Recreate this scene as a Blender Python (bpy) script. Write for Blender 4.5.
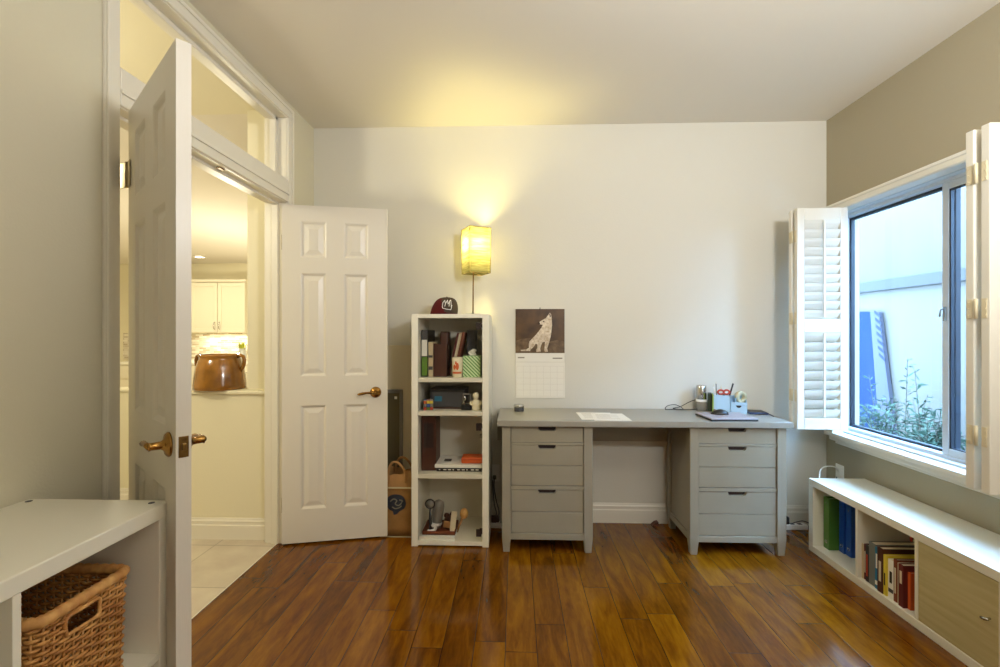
import bpy, bmesh, math, random
from mathutils import Matrix, Vector
PI = math.pi
random.seed(7)
SC = bpy.context.scene
COL = SC.collection
for _o in list(bpy.data.objects): bpy.data.objects.remove(_o)

# ------------------------------------------------------------------ camera, world, lights, exposure
def srgb(r, g, b):
    f = lambda c: (c/255/12.92) if c <= 10 else ((c/255+.055)/1.055)**2.4
    return (f(r), f(g), f(b))
cam_d = bpy.data.cameras.new('camera'); cam = bpy.data.objects.new('camera', cam_d); COL.objects.link(cam)
cam_d.sensor_fit = 'HORIZONTAL'; cam_d.sensor_width = 36.0; cam_d.lens = 36.0*460.0/1000.0
cam_d.clip_start = 0.02; cam_d.clip_end = 200
cam.location = (0, 0, 1.27); cam.rotation_euler = (PI/2, 0, math.radians(1.9))
SC.camera = cam
vs = SC.view_settings
SC.display_settings.display_device = 'sRGB'
vs.view_transform = 'Standard'; vs.look = 'None'; vs.exposure = 0.06; vs.gamma = 1.0; vs.use_curve_mapping = False
try:
    SC.cycles.use_denoising = True
    SC.cycles.max_bounces = 10; SC.cycles.diffuse_bounces = 6; SC.cycles.transparent_max_bounces = 12
    SC.cycles.sample_clamp_indirect = 6.0; SC.cycles.caustics_reflective = False; SC.cycles.caustics_refractive = False
except Exception: pass
world = bpy.data.worlds.new('overcast_sky'); SC.world = world; world.use_nodes = True
wb = world.node_tree.nodes['Background']; wb.inputs[0].default_value = (0.36, 0.63, 1.0, 1); wb.inputs[1].default_value = 32.0

def area(name, loc, size, power, col, direction=(0, 0, -1), size_y=None, spread=PI):
    d = bpy.data.lights.new(name, 'AREA'); d.energy = power; d.color = col; d.size = size; d.spread = spread
    if size_y: d.shape = 'RECTANGLE'; d.size_y = size_y
    o = bpy.data.objects.new(name, d); COL.objects.link(o); o.location = loc
    o.rotation_euler = Vector(direction).to_track_quat('-Z', 'Y').to_euler(); return o
def pt(name, loc, power, col, r):
    d = bpy.data.lights.new(name, 'POINT'); d.energy = power; d.color = col; d.shadow_soft_size = r
    o = bpy.data.objects.new(name, d); COL.objects.link(o); o.location = loc; return o
WARM = (1.0, 0.93, 0.71)
area('side_fill_light', (2.02, -0.75, 1.45), 1.0, 16, (1.0, 0.97, 0.90), (-1, 0.85, 0), size_y=1.2)  # unseen fill, added for an assumed side window; the wall has no opening here
area('ceiling_fill_light', (1.1, 0.0, 2.0), 0.35, 74, (0.97, 0.98, 0.98), (0, 0.8, 1))  # unseen uplight, added to brighten the ceiling and bounce back down
pt('hall_fill_light', (-2.5, 1.5, 2.2), 48, WARM, .12)  # unseen fill, added below the hall ceiling to brighten it
pt('kitchen_fill_light', (-3.2, 5.0, 1.45), 54, WARM, .12)  # added fill light, hung low so the kitchen ceiling is lit directly
area('kitchen_ceiling_light', (-4.4, 5.4, 2.31), 0.3, 16, WARM)
area('assumed_under_cabinet_light', (-4.2, 6.6, 1.26), 0.9, 5, WARM, size_y=0.05)  # lamp assumed from the bright backsplash; no fitting is modelled

# ------------------------------------------------------------------ materials
def mat(name, col, rough=0.5, spec=0.5, metal=0.0, vary=0.0, vscale=20.0, bump=0.0, bscale=200.0, coat=0.0, stretch=None, emit=None, estr=0.0, col2=None):
    m = bpy.data.materials.new(name); m.use_nodes = True; nt = m.node_tree; N = nt.nodes; L = nt.links
    b = N['Principled BSDF']; b.inputs['Roughness'].default_value = rough; b.inputs['Metallic'].default_value = metal
    b.inputs['Specular IOR Level'].default_value = spec; b.inputs['Coat Weight'].default_value = coat
    b.inputs['Coat Roughness'].default_value = 0.1
    c = srgb(*col); b.inputs['Base Color'].default_value = (*c, 1)
    if vary or bump or col2:
        tc = N.new('ShaderNodeTexCoord'); mp = N.new('ShaderNodeMapping'); L.new(tc.outputs['Object'], mp.inputs[0])
        if stretch: mp.inputs['Scale'].default_value = stretch
    if vary or col2:
        n = N.new('ShaderNodeTexNoise'); n.inputs['Scale'].default_value = vscale; n.inputs['Detail'].default_value = 5
        L.new(mp.outputs[0], n.inputs['Vector'])
        r = N.new('ShaderNodeValToRGB'); r.color_ramp.elements[0].position = 0.3; r.color_ramp.elements[1].position = 0.7
        if col2: ca, cb = c, srgb(*col2)
        else: ca, cb = [x*(1-vary) for x in c], [min(1, x*(1+vary)) for x in c]
        r.color_ramp.elements[0].color = (*ca, 1); r.color_ramp.elements[1].color = (*cb, 1)
        L.new(n.outputs['Fac'], r.inputs[0]); L.new(r.outputs[0], b.inputs['Base Color'])
    if bump:
        n2 = N.new('ShaderNodeTexNoise'); n2.inputs['Scale'].default_value = bscale; n2.inputs['Detail'].default_value = 3
        L.new(mp.outputs[0], n2.inputs['Vector'])
        bp = N.new('ShaderNodeBump'); bp.inputs['Strength'].default_value = bump; bp.inputs['Distance'].default_value = 0.002
        L.new(n2.outputs['Fac'], bp.inputs['Height']); L.new(bp.outputs[0], b.inputs['Normal'])
    if emit: b.inputs['Emission Color'].default_value = (*srgb(*emit), 1); b.inputs['Emission Strength'].default_value = estr
    return m

def math_node(nt, op, a, b=None, c=None):
    n = nt.nodes.new('ShaderNodeMath'); n.operation = op
    for i, v in enumerate((a, b, c)):
        if v is None: continue
        if isinstance(v, (int, float)): n.inputs[i].default_value = v
        else: nt.links.new(v, n.inputs[i])
    return n.outputs[0]

def wood_floor():
    m = bpy.data.materials.new('wood_plank_floor'); m.use_nodes = True; nt = m.node_tree; N = nt.nodes; L = nt.links
    b = N['Principled BSDF']
    tc = N.new('ShaderNodeTexCoord'); sp = N.new('ShaderNodeSeparateXYZ'); L.new(tc.outputs['Object'], sp.inputs[0])
    X, Y = sp.outputs[0], sp.outputs[1]
    W, LEN = 0.127, 1.05
    u = math_node(nt, 'DIVIDE', math_node(nt, 'ADD', X, 0.04), W); row = math_node(nt, 'FLOOR', u); fu = math_node(nt, 'FRACT', u)
    wn = N.new('ShaderNodeTexWhiteNoise'); wn.noise_dimensions = '1D'; L.new(row, wn.inputs['W'])
    v = math_node(nt, 'ADD', math_node(nt, 'DIVIDE', Y, LEN), math_node(nt, 'MULTIPLY', wn.outputs['Value'], 7.3))
    colm = math_node(nt, 'FLOOR', v); fv = math_node(nt, 'FRACT', v)
    cmb = N.new('ShaderNodeCombineXYZ'); L.new(row, cmb.inputs[0]); L.new(colm, cmb.inputs[1])
    wn2 = N.new('ShaderNodeTexWhiteNoise'); wn2.noise_dimensions = '3D'; L.new(cmb.outputs[0], wn2.inputs['Vector'])
    pid = wn2.outputs['Value']
    # grain, stretched along the plank and shifted for each plank
    g = N.new('ShaderNodeCombineXYZ'); L.new(math_node(nt, 'ADD', math_node(nt, 'MULTIPLY', X, 9.0), math_node(nt, 'MULTIPLY', pid, 37.0)), g.inputs[0])
    L.new(math_node(nt, 'ADD', math_node(nt, 'MULTIPLY', Y, 1.6), math_node(nt, 'MULTIPLY', pid, 91.0)), g.inputs[1]); L.new(math_node(nt, 'MULTIPLY', pid, 13.0), g.inputs[2])
    n1 = N.new('ShaderNodeTexNoise'); n1.inputs['Scale'].default_value = 1.6; n1.inputs['Detail'].default_value = 7; n1.inputs['Distortion'].default_value = 1.2; L.new(g.outputs[0], n1.inputs['Vector'])
    n2 = N.new('ShaderNodeTexNoise'); n2.inputs['Scale'].default_value = 11; n2.inputs['Detail'].default_value = 4; n2.inputs['Distortion'].default_value = 0.6; L.new(g.outputs[0], n2.inputs['Vector'])
    t = math_node(nt, 'ADD', math_node(nt, 'MULTIPLY', n1.outputs['Fac'], 0.75), math_node(nt, 'MULTIPLY', n2.outputs['Fac'], 0.25))
    t = math_node(nt, 'ADD', t, math_node(nt, 'MULTIPLY', math_node(nt, 'SUBTRACT', pid, 0.5), 0.2))
    r = N.new('ShaderNodeValToRGB'); e = r.color_ramp.elements
    e[0].position = 0.22; e[0].color = (*srgb(66, 33, 6), 1); e[1].position = 0.80; e[1].color = (*srgb(148, 96, 14), 1)
    k = e.new(0.42); k.color = (*srgb(98, 54, 6), 1); k = e.new(0.6); k.color = (*srgb(124, 75, 8), 1)
    L.new(t, r.inputs[0])
    du = math_node(nt, 'MULTIPLY', math_node(nt, 'MINIMUM', fu, math_node(nt, 'SUBTRACT', 1.0, fu)), W)
    dv = math_node(nt, 'MULTIPLY', math_node(nt, 'MINIMUM', fv, math_node(nt, 'SUBTRACT', 1.0, fv)), LEN)
    d = math_node(nt, 'MINIMUM', du, dv)
    seam = math_node(nt, 'LESS_THAN', d, 0.0013)
    mx = N.new('ShaderNodeMix'); mx.data_type = 'RGBA'; L.new(seam, mx.inputs[0]); L.new(r.outputs[0], mx.inputs[6]); mx.inputs[7].default_value = (*srgb(40, 22, 10), 1)
    L.new(mx.outputs[2], b.inputs['Base Color'])
    rr = math_node(nt, 'ADD', math_node(nt, 'MULTIPLY', n2.outputs['Fac'], 0.12), 0.06); L.new(rr, b.inputs['Roughness'])
    b.inputs['Specular IOR Level'].default_value = 0.42
    hb = math_node(nt, 'ADD', math_node(nt, 'MULTIPLY', n1.outputs['Fac'], 0.55), math_node(nt, 'MULTIPLY', math_node(nt, 'MINIMUM', math_node(nt, 'DIVIDE', d, 0.006), 1.0), 0.6))
    bp = N.new('ShaderNodeBump'); bp.inputs['Strength'].default_value = 0.3; bp.inputs['Distance'].default_value = 0.0016
    L.new(hb, bp.inputs['Height']); L.new(bp.outputs[0], b.inputs['Normal'])
    return m

def tile_mat(name, c1, c2, grout, w, h, rot=0, rough=0.35, mortar=0.004, bias=0.0, axis='XY'):
    m = bpy.data.materials.new(name); m.use_nodes = True; nt = m.node_tree; N = nt.nodes; L = nt.links; b = N['Principled BSDF']
    tc = N.new('ShaderNodeTexCoord'); mp = N.new('ShaderNodeMapping')
    if axis == 'XZ':
        sp = N.new('ShaderNodeSeparateXYZ'); cb = N.new('ShaderNodeCombineXYZ'); L.new(tc.outputs['Object'], sp.inputs[0])
        L.new(sp.outputs[0], cb.inputs[0]); L.new(sp.outputs[2], cb.inputs[1]); L.new(cb.outputs[0], mp.inputs[0])
    else: L.new(tc.outputs['Object'], mp.inputs[0])
    mp.inputs['Rotation'].default_value = (0, 0, rot)
    br = N.new('ShaderNodeTexBrick'); L.new(mp.outputs[0], br.inputs['Vector']); br.inputs['Scale'].default_value = 1
    br.inputs['Brick Width'].default_value = w; br.inputs['Row Height'].default_value = h; br.inputs['Mortar Size'].default_value = mortar; br.inputs['Bias'].default_value = bias
    if axis == 'XY': br.offset = 0
    br.inputs['Color1'].default_value = (*srgb(*c1), 1); br.inputs['Color2'].default_value = (*srgb(*c2), 1); br.inputs['Mortar'].default_value = (*srgb(*grout), 1)
    n = N.new('ShaderNodeTexNoise'); n.inputs['Scale'].default_value = 6; n.inputs['Detail'].default_value = 6; L.new(tc.outputs['Object'], n.inputs['Vector'])
    mx = N.new('ShaderNodeMix'); mx.data_type = 'RGBA'; mx.blend_type = 'OVERLAY'; mx.inputs[0].default_value = 0.35; L.new(br.outputs['Color'], mx.inputs[6]); L.new(n.outputs['Fac'], mx.inputs[7])
    L.new(mx.outputs[2], b.inputs['Base Color']); b.inputs['Roughness'].default_value = rough
    return m

def glass_mat(name, tint=(1, 1, 1), refl=1.0):
    m = bpy.data.materials.new(name); m.use_nodes = True; nt = m.node_tree; N = nt.nodes; L = nt.links
    N.remove(N['Principled BSDF']); out = N['Material Output']
    t = N.new('ShaderNodeBsdfTransparent'); t.inputs[0].default_value = (*tint, 1)
    g = N.new('ShaderNodeBsdfGlossy'); g.inputs['Roughness'].default_value = 0.02
    fr = N.new('ShaderNodeFresnel'); fr.inputs[0].default_value = 1.45
    mx = N.new('ShaderNodeMixShader'); gm = N.new('ShaderNodeNewGeometry'); L.new(math_node(nt, 'MULTIPLY', math_node(nt, 'MULTIPLY', fr.outputs[0], refl), math_node(nt, 'SUBTRACT', 1.0, gm.outputs['Backfacing'])), mx.inputs[0]); L.new(t.outputs[0], mx.inputs[1]); L.new(g.outputs[0], mx.inputs[2]); L.new(mx.outputs[0], out.inputs[0])
    return m

def paper_shade():
    m = bpy.data.materials.new('rice_paper'); m.use_nodes = True; nt = m.node_tree; N = nt.nodes; L = nt.links
    N.remove(N['Principled BSDF']); out = N['Material Output']
    tc = N.new('ShaderNodeTexCoord'); mp = N.new('ShaderNodeMapping'); mp.inputs['Scale'].default_value = (6, 6, 60); L.new(tc.outputs['Object'], mp.inputs[0])
    n = N.new('ShaderNodeTexNoise'); n.inputs['Scale'].default_value = 1.4; n.inputs['Detail'].default_value = 4; n.inputs['Distortion'].default_value = 1.0; L.new(mp.outputs[0], n.inputs['Vector'])
    r = N.new('ShaderNodeValToRGB'); r.color_ramp.elements[0].position = .35; r.color_ramp.elements[0].color = (0.085, 0.073, 0.031, 1); r.color_ramp.elements[1].position = .6; r.color_ramp.elements[1].color = (0.15, 0.142, 0.076, 1)
    L.new(n.outputs['Fac'], r.inputs[0])
    tr = N.new('ShaderNodeBsdfTranslucent'); df = N.new('ShaderNodeBsdfDiffuse'); L.new(r.outputs[0], tr.inputs[0]); L.new(r.outputs[0], df.inputs[0])
    bp = N.new('ShaderNodeBump'); bp.inputs['Strength'].default_value = .6; bp.inputs['Distance'].default_value = .003; L.new(n.outputs['Fac'], bp.inputs['Height']); L.new(bp.outputs[0], df.inputs['Normal'])
    mx = N.new('ShaderNodeMixShader'); mx.inputs[0].default_value = 0.35; L.new(tr.outputs[0], mx.inputs[1]); L.new(df.outputs[0], mx.inputs[2]); L.new(mx.outputs[0], out.inputs[0])
    return m

M = {}
M['wall'] = mat('white_wall_paint', (214, 210, 198), .7, .3, bump=.35, bscale=120)
M['wall_tan'] = mat('taupe_wall_paint', (168, 158, 134), .7, .3, bump=.35, bscale=120)
M['wall_left'] = mat('grey_wall_paint', (210, 204, 182), .7, .3, bump=.35, bscale=120)
M['hall_wall'] = mat('cream_wall_paint', (226, 219, 192), .7, .3, bump=.4, bscale=120)
M['ceiling'] = mat('ceiling_paint', (226, 220, 208), .85, .2, bump=.15, bscale=150)
M['trim'] = mat('white_trim_paint', (226, 221, 208), .35, .5)
M['door'] = mat('white_door_paint', (222, 216, 204), .28, .5, bump=.25, bscale=60, stretch=(6, 6, .4))
M['floor'] = wood_floor()
M['tile'] = tile_mat('beige_floor_tile', (206, 194, 176), (198, 186, 168), (168, 156, 138), .45, .45, rot=0.0)
M['mosaic'] = tile_mat('glass_mosaic', (238, 232, 214), (168, 150, 118), (214, 206, 190), .11, .028, mortar=.003, axis='XZ', rough=.2)
M['white_lam'] = mat('white_laminate', (230, 226, 210), .3, .5)
M['cream_lam'] = mat('cream_painted_board', (222, 214, 190), .4, .5)
M['desk'] = mat('grey_taupe_paint', (150, 143, 125), .38, .5, vary=.03, vscale=8)
M['desktop'] = mat('grey_taupe_top', (150, 146, 135), .28, .5, vary=.03, vscale=8)
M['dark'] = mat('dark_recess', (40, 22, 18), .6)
M['brass'] = mat('antique_brass', (160, 120, 62), .25, .5, metal=1.0, vary=.2, vscale=30)
M['brass_dark'] = mat('worn_brass', (128, 98, 54), .35, .5, metal=1.0, vary=.3, vscale=60)
M['hinge'] = mat('worn_hinge_metal', (176, 160, 122), .35, .5, metal=.8)
M['steel'] = mat('brushed_steel', (180, 176, 168), .25, .5, metal=1.0)
M['chrome'] = mat('chrome', (200, 200, 198), .12, .5, metal=1.0)
M['black'] = mat('black_plastic', (28, 27, 27), .4)
M['dgrey'] = mat('dark_grey_plastic', (66, 66, 70), .5)
M['mgrey'] = mat('mid_grey_plastic', (128, 124, 116), .45)
M['white'] = mat('white_plastic', (236, 234, 228), .4)
M['paper'] = mat('paper', (238, 234, 224), .8, .2)
M['offpaper'] = mat('aged_paper', (218, 206, 178), .8, .2)
M['ivory'] = mat('ivory_paint', (232, 222, 192), .5)
M['glass'] = glass_mat('clear_glass')
M['winglass'] = glass_mat('window_glass', (.93, .97, 1.0))
M['cabglass'] = glass_mat('cabinet_glass', (.96, .955, .94), .8)
M['vinyl'] = mat('window_vinyl', (212, 220, 226), .35)
M['vinyl_dark'] = mat('dark_window_gasket', (30, 34, 44), .5)
M['shutter'] = mat('shutter_paint', (232, 228, 216), .35, .5)
M['shutter_edge'] = mat('shutter_hinge_paint', (222, 210, 178), .4, .5)
M['birch'] = mat('pale_birch_veneer', (196, 184, 138), .45, .4, col2=(176, 162, 116), vscale=5, stretch=(1, .6, 9))
M['wicker'] = mat('rattan', (212, 160, 92), .5, .4, col2=(160, 104, 50), vscale=22)
M['rattan_light'] = mat('wrapped_rattan', (222, 172, 104), .5, .4, col2=(176, 118, 62), vscale=30)
M['pot'] = mat('brown_glaze', (172, 116, 36), .18, .6, col2=(100, 60, 14), vscale=7, coat=.6)
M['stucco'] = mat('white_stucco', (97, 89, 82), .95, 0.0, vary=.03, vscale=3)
M['fence_cap'] = mat('grey_cap', (74, 70, 67), .95, 0.0)
M['ground'] = mat('garden_soil', (72, 68, 60), .95, 0.0, vary=.25, vscale=6, bump=.8, bscale=40)
M['leaf'] = mat('shrub_leaf', (74, 88, 72), .7, .15, col2=(38, 60, 50), vscale=9)
M['twig'] = mat('twig', (74, 70, 60), .9, 0.0)
M['blueboard'] = mat('blue_board', (34, 46, 70), .95, 0.0)
M['blueedge'] = mat('pale_blue_board_edge', (78, 76, 84), .95, 0.0)
M['cutoutgrey'] = mat('grey_blue_cut', (50, 54, 70), .95, 0.0)
M['maroon'] = mat('maroon_cloth', (84, 22, 24), .85, .2, bump=.4, bscale=500)
M['olive'] = mat('charcoal_cloth', (72, 62, 52), .85, .2, bump=.4, bscale=500)
M['bulb'] = mat('bulb_glow', (255, 240, 200), emit=(255, 226, 160), estr=25)
M['shade'] = paper_shade()
M['shade_wire'] = mat('shade_frame_wire', (150, 120, 60), .5)
M['sepia'] = mat('sepia_print', (50, 30, 8), .45, .4, col2=(98, 68, 30), vscale=9, stretch=(1, 1, 1))
M['sepia2'] = mat('sepia_print_ground', (74, 52, 30), .45, .4, col2=(118, 94, 64), vscale=26)
M['dogfur'] = mat('printed_white_fur', (228, 214, 192), .45, .4, col2=(176, 152, 122), vscale=60)
M['sepia_dark'] = mat('sepia_print_line', (60, 38, 22), .45)
M['print_grey'] = mat('grey_print', (196, 188, 176), .8)
M['print_dark'] = mat('dark_print', (138, 128, 116), .8)
M['lblue'] = mat('pale_blue_card', (176, 206, 226), .6, .3)
M['lime'] = mat('lime_green_card', (170, 196, 92), .6)
M['dgreen'] = mat('dark_green_card', (54, 66, 52), .6)
M['red'] = mat('red_plastic', (186, 62, 38), .35)
M['orange'] = mat('orange_card', (206, 92, 38), .5)
M['yellow'] = mat('yellow_card', (222, 200, 62), .5)
M['green'] = mat('green_vinyl', (70, 116, 38), .4)
M['green2'] = mat('leaf_green_card', (96, 134, 44), .5)
M['blue'] = mat('blue_vinyl', (28, 78, 168), .35)
M['navy'] = mat('navy_plastic', (34, 48, 84), .35)
M['teal'] = mat('teal_card', (36, 116, 150), .5)
M['brown'] = mat('dark_brown_leather', (70, 34, 20), .45, vary=.15, vscale=30)
M['brown2'] = mat('red_brown_card', (118, 58, 34), .55, vary=.12)
M['tan'] = mat('tan_card', (176, 126, 78), .6, vary=.1)
M['maroonbook'] = mat('dark_red_cloth', (96, 28, 24), .6)
M['beigebook'] = mat('beige_cloth', (204, 186, 150), .7)
M['greybook'] = mat('grey_cloth', (112, 114, 108), .6)
M['lilac'] = mat('lilac_silver_lid', (178, 170, 176), .35, metal=.2)
M['mirror'] = mat('dull_mirror', (150, 140, 110), .25, metal=.6)
M['kraft'] = mat('kraft_paper', (170, 128, 78), .7, vary=.12, vscale=14, bump=.5, bscale=30)
M['bluelogo'] = mat('dark_blue_print', (44, 56, 78), .7)
M['paleprint'] = mat('pale_print', (150, 150, 140), .7)
M['clearbox'] = glass_mat('clear_plastic', (.94, .93, .9), .9)
M['clearrim'] = mat('cloudy_plastic', (190, 176, 140), .35)
M['pencil'] = mat('pencil_paint', (196, 158, 80), .5)
M['tape'] = mat('tape_roll', (196, 186, 150), .4, vary=.1)
M['lampglow'] = mat('recessed_lamp_glow', (255, 250, 235), emit=(255, 246, 220), estr=6)
M['plantleaf'] = mat('lime_leaf', (172, 176, 52), .5, vary=.2)
M['vase'] = mat('grey_vase', (176, 176, 170), .3)
M['wickerball'] = mat('amber_ball', (178, 124, 56), .4, col2=(220, 180, 110), vscale=40)

# ------------------------------------------------------------------ builders
WM = {}
class MB:
    def __init__(s): s.bm = bmesh.new(); s.mi = 0
    def _tag(s, faces):
        for f in faces: f.material_index = s.mi
    def box(s, a, b, bev=0.0, T=None, seg=2):
        x0, y0, z0 = a; x1, y1, z1 = b
        vs_ = [s.bm.verts.new(p) for p in ((x0,y0,z0),(x1,y0,z0),(x1,y1,z0),(x0,y1,z0),(x0,y0,z1),(x1,y0,z1),(x1,y1,z1),(x0,y1,z1))]
        fs = [s.bm.faces.new([vs_[i] for i in q]) for q in ((3,2,1,0),(4,5,6,7),(0,1,5,4),(1,2,6,5),(2,3,7,6),(3,0,4,7))]
        s._tag(fs)
        if bev:
            es = list({e for f in fs for e in f.edges})
            r = bmesh.ops.bevel(s.bm, geom=es, offset=bev, segments=seg, profile=.5, affect='EDGES', clamp_overlap=True)
            s._tag(r['faces']); vs_ = list({v for f in r['faces'] for v in f.verts} | {v for v in vs_ if v.is_valid})
        if T is not None: bmesh.ops.transform(s.bm, matrix=T, verts=vs_)
        return s
    def prism(s, pts, axis, lo, hi, T=None):
        """polygon in the plane across axis ('x': (y,z), 'y': (x,z), 'z': (x,y)) pushed from lo to hi"""
        def P(p, h): return {'x': (h, p[0], p[1]), 'y': (p[0], h, p[1]), 'z': (p[0], p[1], h)}[axis]
        A = [s.bm.verts.new(P(p, lo)) for p in pts]; B = [s.bm.verts.new(P(p, hi)) for p in pts]; n = len(pts)
        fs = [s.bm.faces.new(A[::-1]), s.bm.faces.new(B)] + [s.bm.faces.new((A[i], A[(i+1) % n], B[(i+1) % n], B[i])) for i in range(n)]
        s._tag(fs); bmesh.ops.recalc_face_normals(s.bm, faces=fs)
        if T is not None: bmesh.ops.transform(s.bm, matrix=T, verts=A+B)
        return s
    def tube(s, pts, r, n=8, closed=False, T=None, caps=True):
        pts = [Vector(p) for p in pts]; m = len(pts)
        rs = r if isinstance(r, (list, tuple)) else [r]*m
        rings = []; up = None
        for i, p in enumerate(pts):
            a = pts[(i-1) % m] if (closed or i > 0) else p; c = pts[(i+1) % m] if (closed or i < m-1) else p
            t = (c-a).normalized() if (c-a).length > 1e-9 else Vector((0, 0, 1))
            if up is None:
                up = Vector((0, 0, 1)) if abs(t.z) < .9 else Vector((1, 0, 0))
            e1 = (up - t*up.dot(t))
            if e1.length < 1e-6: e1 = t.orthogonal()
            e1.normalize(); e2 = t.cross(e1); up = e1
            rings.append([s.bm.verts.new(p + (e1*math.cos(2*PI*k/n) + e2*math.sin(2*PI*k/n))*rs[i]) for k in range(n)])
        fs = []
        for i in range(m if closed else m-1):
            A, B = rings[i], rings[(i+1) % m]
            for k in range(n): fs.append(s.bm.faces.new((A[k], A[(k+1) % n], B[(k+1) % n], B[k])))
        if not closed and caps: fs.append(s.bm.faces.new(rings[0][::-1])); fs.append(s.bm.faces.new(rings[-1]))
        for f in fs: f.smooth = True
        s._tag(fs)
        if T is not None: bmesh.ops.transform(s.bm, matrix=T, verts=[v for q in rings for v in q])
        return s
    def lathe(s, prof, n=32, c=(0, 0, 0), T=None, smooth=True):
        rings = []; vs_ = []
        for r, z in prof:
            if r < 1e-6: ring = [s.bm.verts.new((c[0], c[1], c[2]+z))]
            else: ring = [s.bm.verts.new((c[0]+r*math.cos(2*PI*k/n), c[1]+r*math.sin(2*PI*k/n), c[2]+z)) for k in range(n)]
            rings.append(ring); vs_ += ring
        fs = []
        for A, B in zip(rings, rings[1:]):
            for k in range(n):
                q = [A[k % len(A)], A[(k+1) % len(A)], B[(k+1) % len(B)], B[k % len(B)]]
                q = list(dict.fromkeys(q))
                if len(q) > 2: fs.append(s.bm.faces.new(q))
        for f in fs: f.smooth = smooth
        s._tag(fs); bmesh.ops.recalc_face_normals(s.bm, faces=fs)
        if T is not None: bmesh.ops.transform(s.bm, matrix=T, verts=vs_)
        return s
    def quad(s, *p):
        f = s.bm.faces.new([s.bm.verts.new(q) for q in p]); s._tag([f]); return s
    def build(s, name, mats, parent=None, world=False, flat=None):
        me = bpy.data.meshes.new(name)
        if world and parent is not None and parent.name in WM: s.bm.transform(WM[parent.name].inverted())
        s.bm.to_mesh(me); s.bm.free()
        for m in (mats if isinstance(mats, (list, tuple)) else [mats]): me.materials.append(M[m] if isinstance(m, str) else m)
        o = bpy.data.objects.new(name, me); COL.objects.link(o)
        if parent is not None:
            o.parent = parent; WM[o.name] = WM.get(parent.name, Matrix())
        return o

def tag(o, label=None, cat=None, group=None, kind=None):
    if label: o['label'] = label
    if cat: o['category'] = cat
    if group: o['group'] = group
    if kind: o['kind'] = kind
    return o
def thing(name, label, cat, loc=(0, 0, 0), rz=0.0, group=None, kind=None):
    o = bpy.data.objects.new(name, None); COL.objects.link(o); o.empty_display_size = .05
    o.location = loc; o.rotation_euler = (0, 0, rz); WM[o.name] = Matrix.Translation(loc) @ Matrix.Rotation(rz, 4, 'Z')
    return tag(o, label, cat, group, kind)
def copy_tree(o, parent=None):
    c = o.copy(); COL.objects.link(c)
    if parent is not None: c.parent = parent
    for ch in list(o.children): copy_tree(ch, c)
    return c
def bx(name, mats, a, b, bev=0.0, parent=None, world=True):
    return MB().box(a, b, bev).build(name, mats, parent, world)
def struct(o, label=None):
    return tag(o, label, None, None, 'structure')
Rz = lambda a: Matrix.Rotation(a, 4, 'Z'); Rx = lambda a: Matrix.Rotation(a, 4, 'X'); Ry = lambda a: Matrix.Rotation(a, 4, 'Y'); Tr = lambda *p: Matrix.Translation(p)

# ------------------------------------------------------------------ room shell
XL, XR, YB, YF, ZC = -1.385, 2.062, 3.12, -1.6, 2.68
struct(bx('floor', 'floor', (-1.44, YF, -.06), (XR, YB, 0)), 'glossy brown wood plank floor')
struct(bx('floor_hall', 'tile', (-6.2, YF, -.06), (-1.44, 7.0, 0)), 'beige tile floor of the hall and kitchen')
struct(bx('ceiling', 'ceiling', (XL, YF, ZC), (XR, YB, ZC+.08)), 'pale ceiling of the room')
struct(bx('wall_back', 'wall', (XL-.12, YB, 0), (XR+.14, YB+.12, ZC+.08)), 'off-white back wall')
struct(bx('wall_rear', 'wall', (XL-.12, YF-.12, 0), (XR+.14, YF, ZC+.08)), 'wall behind the viewer')
# left wall with the double-door opening and the transom opening over it
DY0, DY1, DZ, T0, T1 = 1.556, 2.735, 2.06, 2.20, 2.575
w = MB()
w.box((XL-.12, YF, 0), (XL, DY0-.02, ZC)); w.box((XL-.12, DY1+.02, 0), (XL, YB, ZC))
w.box((XL-.12, DY0-.02, T1+.02), (XL, DY1+.02, ZC)); w.box((XL-.12, DY0-.02, DZ+.02), (XL, DY1+.02, T0-.02))
struct(w.build('wall_left', 'wall_left'), 'grey-white left wall around the double doorway')
# right wall with the window opening
WY0, WY1, WZ0, WZ1 = 1.60, 3.02, .655, 2.035
w = MB()
w.box((XR, YF, 0), (XR+.14, WY0, ZC)); w.box((XR, WY1, 0), (XR+.14, YB, ZC)); w.box((XR, WY0, 0), (XR+.14, WY1, WZ0)); w.box((XR, WY0, WZ1), (XR+.14, WY1, ZC))
struct(w.build('wall_right', 'wall_tan'), 'taupe right wall around the window')

def baseboard(name, p0, p1, out, h=.13, t=.014, m='trim'):
    """moulded skirting from p0 to p1 (x,y); out = unit normal into the room"""
    p0, p1 = Vector((*p0, 0)), Vector((*p1, 0)); d = (p1-p0); L = d.length; d.normalize(); n = Vector((*out, 0))
    prof = [(0, 0), (t, 0), (t, h*.66), (t*.75, h*.70), (t*.75, h*.82), (t*.9, h*.85), (t*.5, h*.93), (t*.35, h), (0, h)]
    mb = MB(); A = [mb.bm.verts.new(p0 + n*a + Vector((0, 0, z))) for a, z in prof]; B = [mb.bm.verts.new(p1 + n*a + Vector((0, 0, z))) for a, z in prof]
    k = len(prof); fs = [mb.bm.faces.new((A[i], A[(i+1) % k], B[(i+1) % k], B[i])) for i in range(k)] + [mb.bm.faces.new(A), mb.bm.faces.new(B)]
    bmesh.ops.recalc_face_normals(mb.bm, faces=fs)
    return struct(mb.build(name, m))
baseboard('baseboard_back', (XL, YB), (XR, YB), (0, -1))
baseboard('baseboard_right', (XR, YF), (XR, YB), (-1, 0))
baseboard('baseboard_left', (XL, YF), (XL, DY0-.065), (1, 0))
baseboard('baseboard_left', (XL, DY1+.065), (XL, YB), (1, 0))

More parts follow.
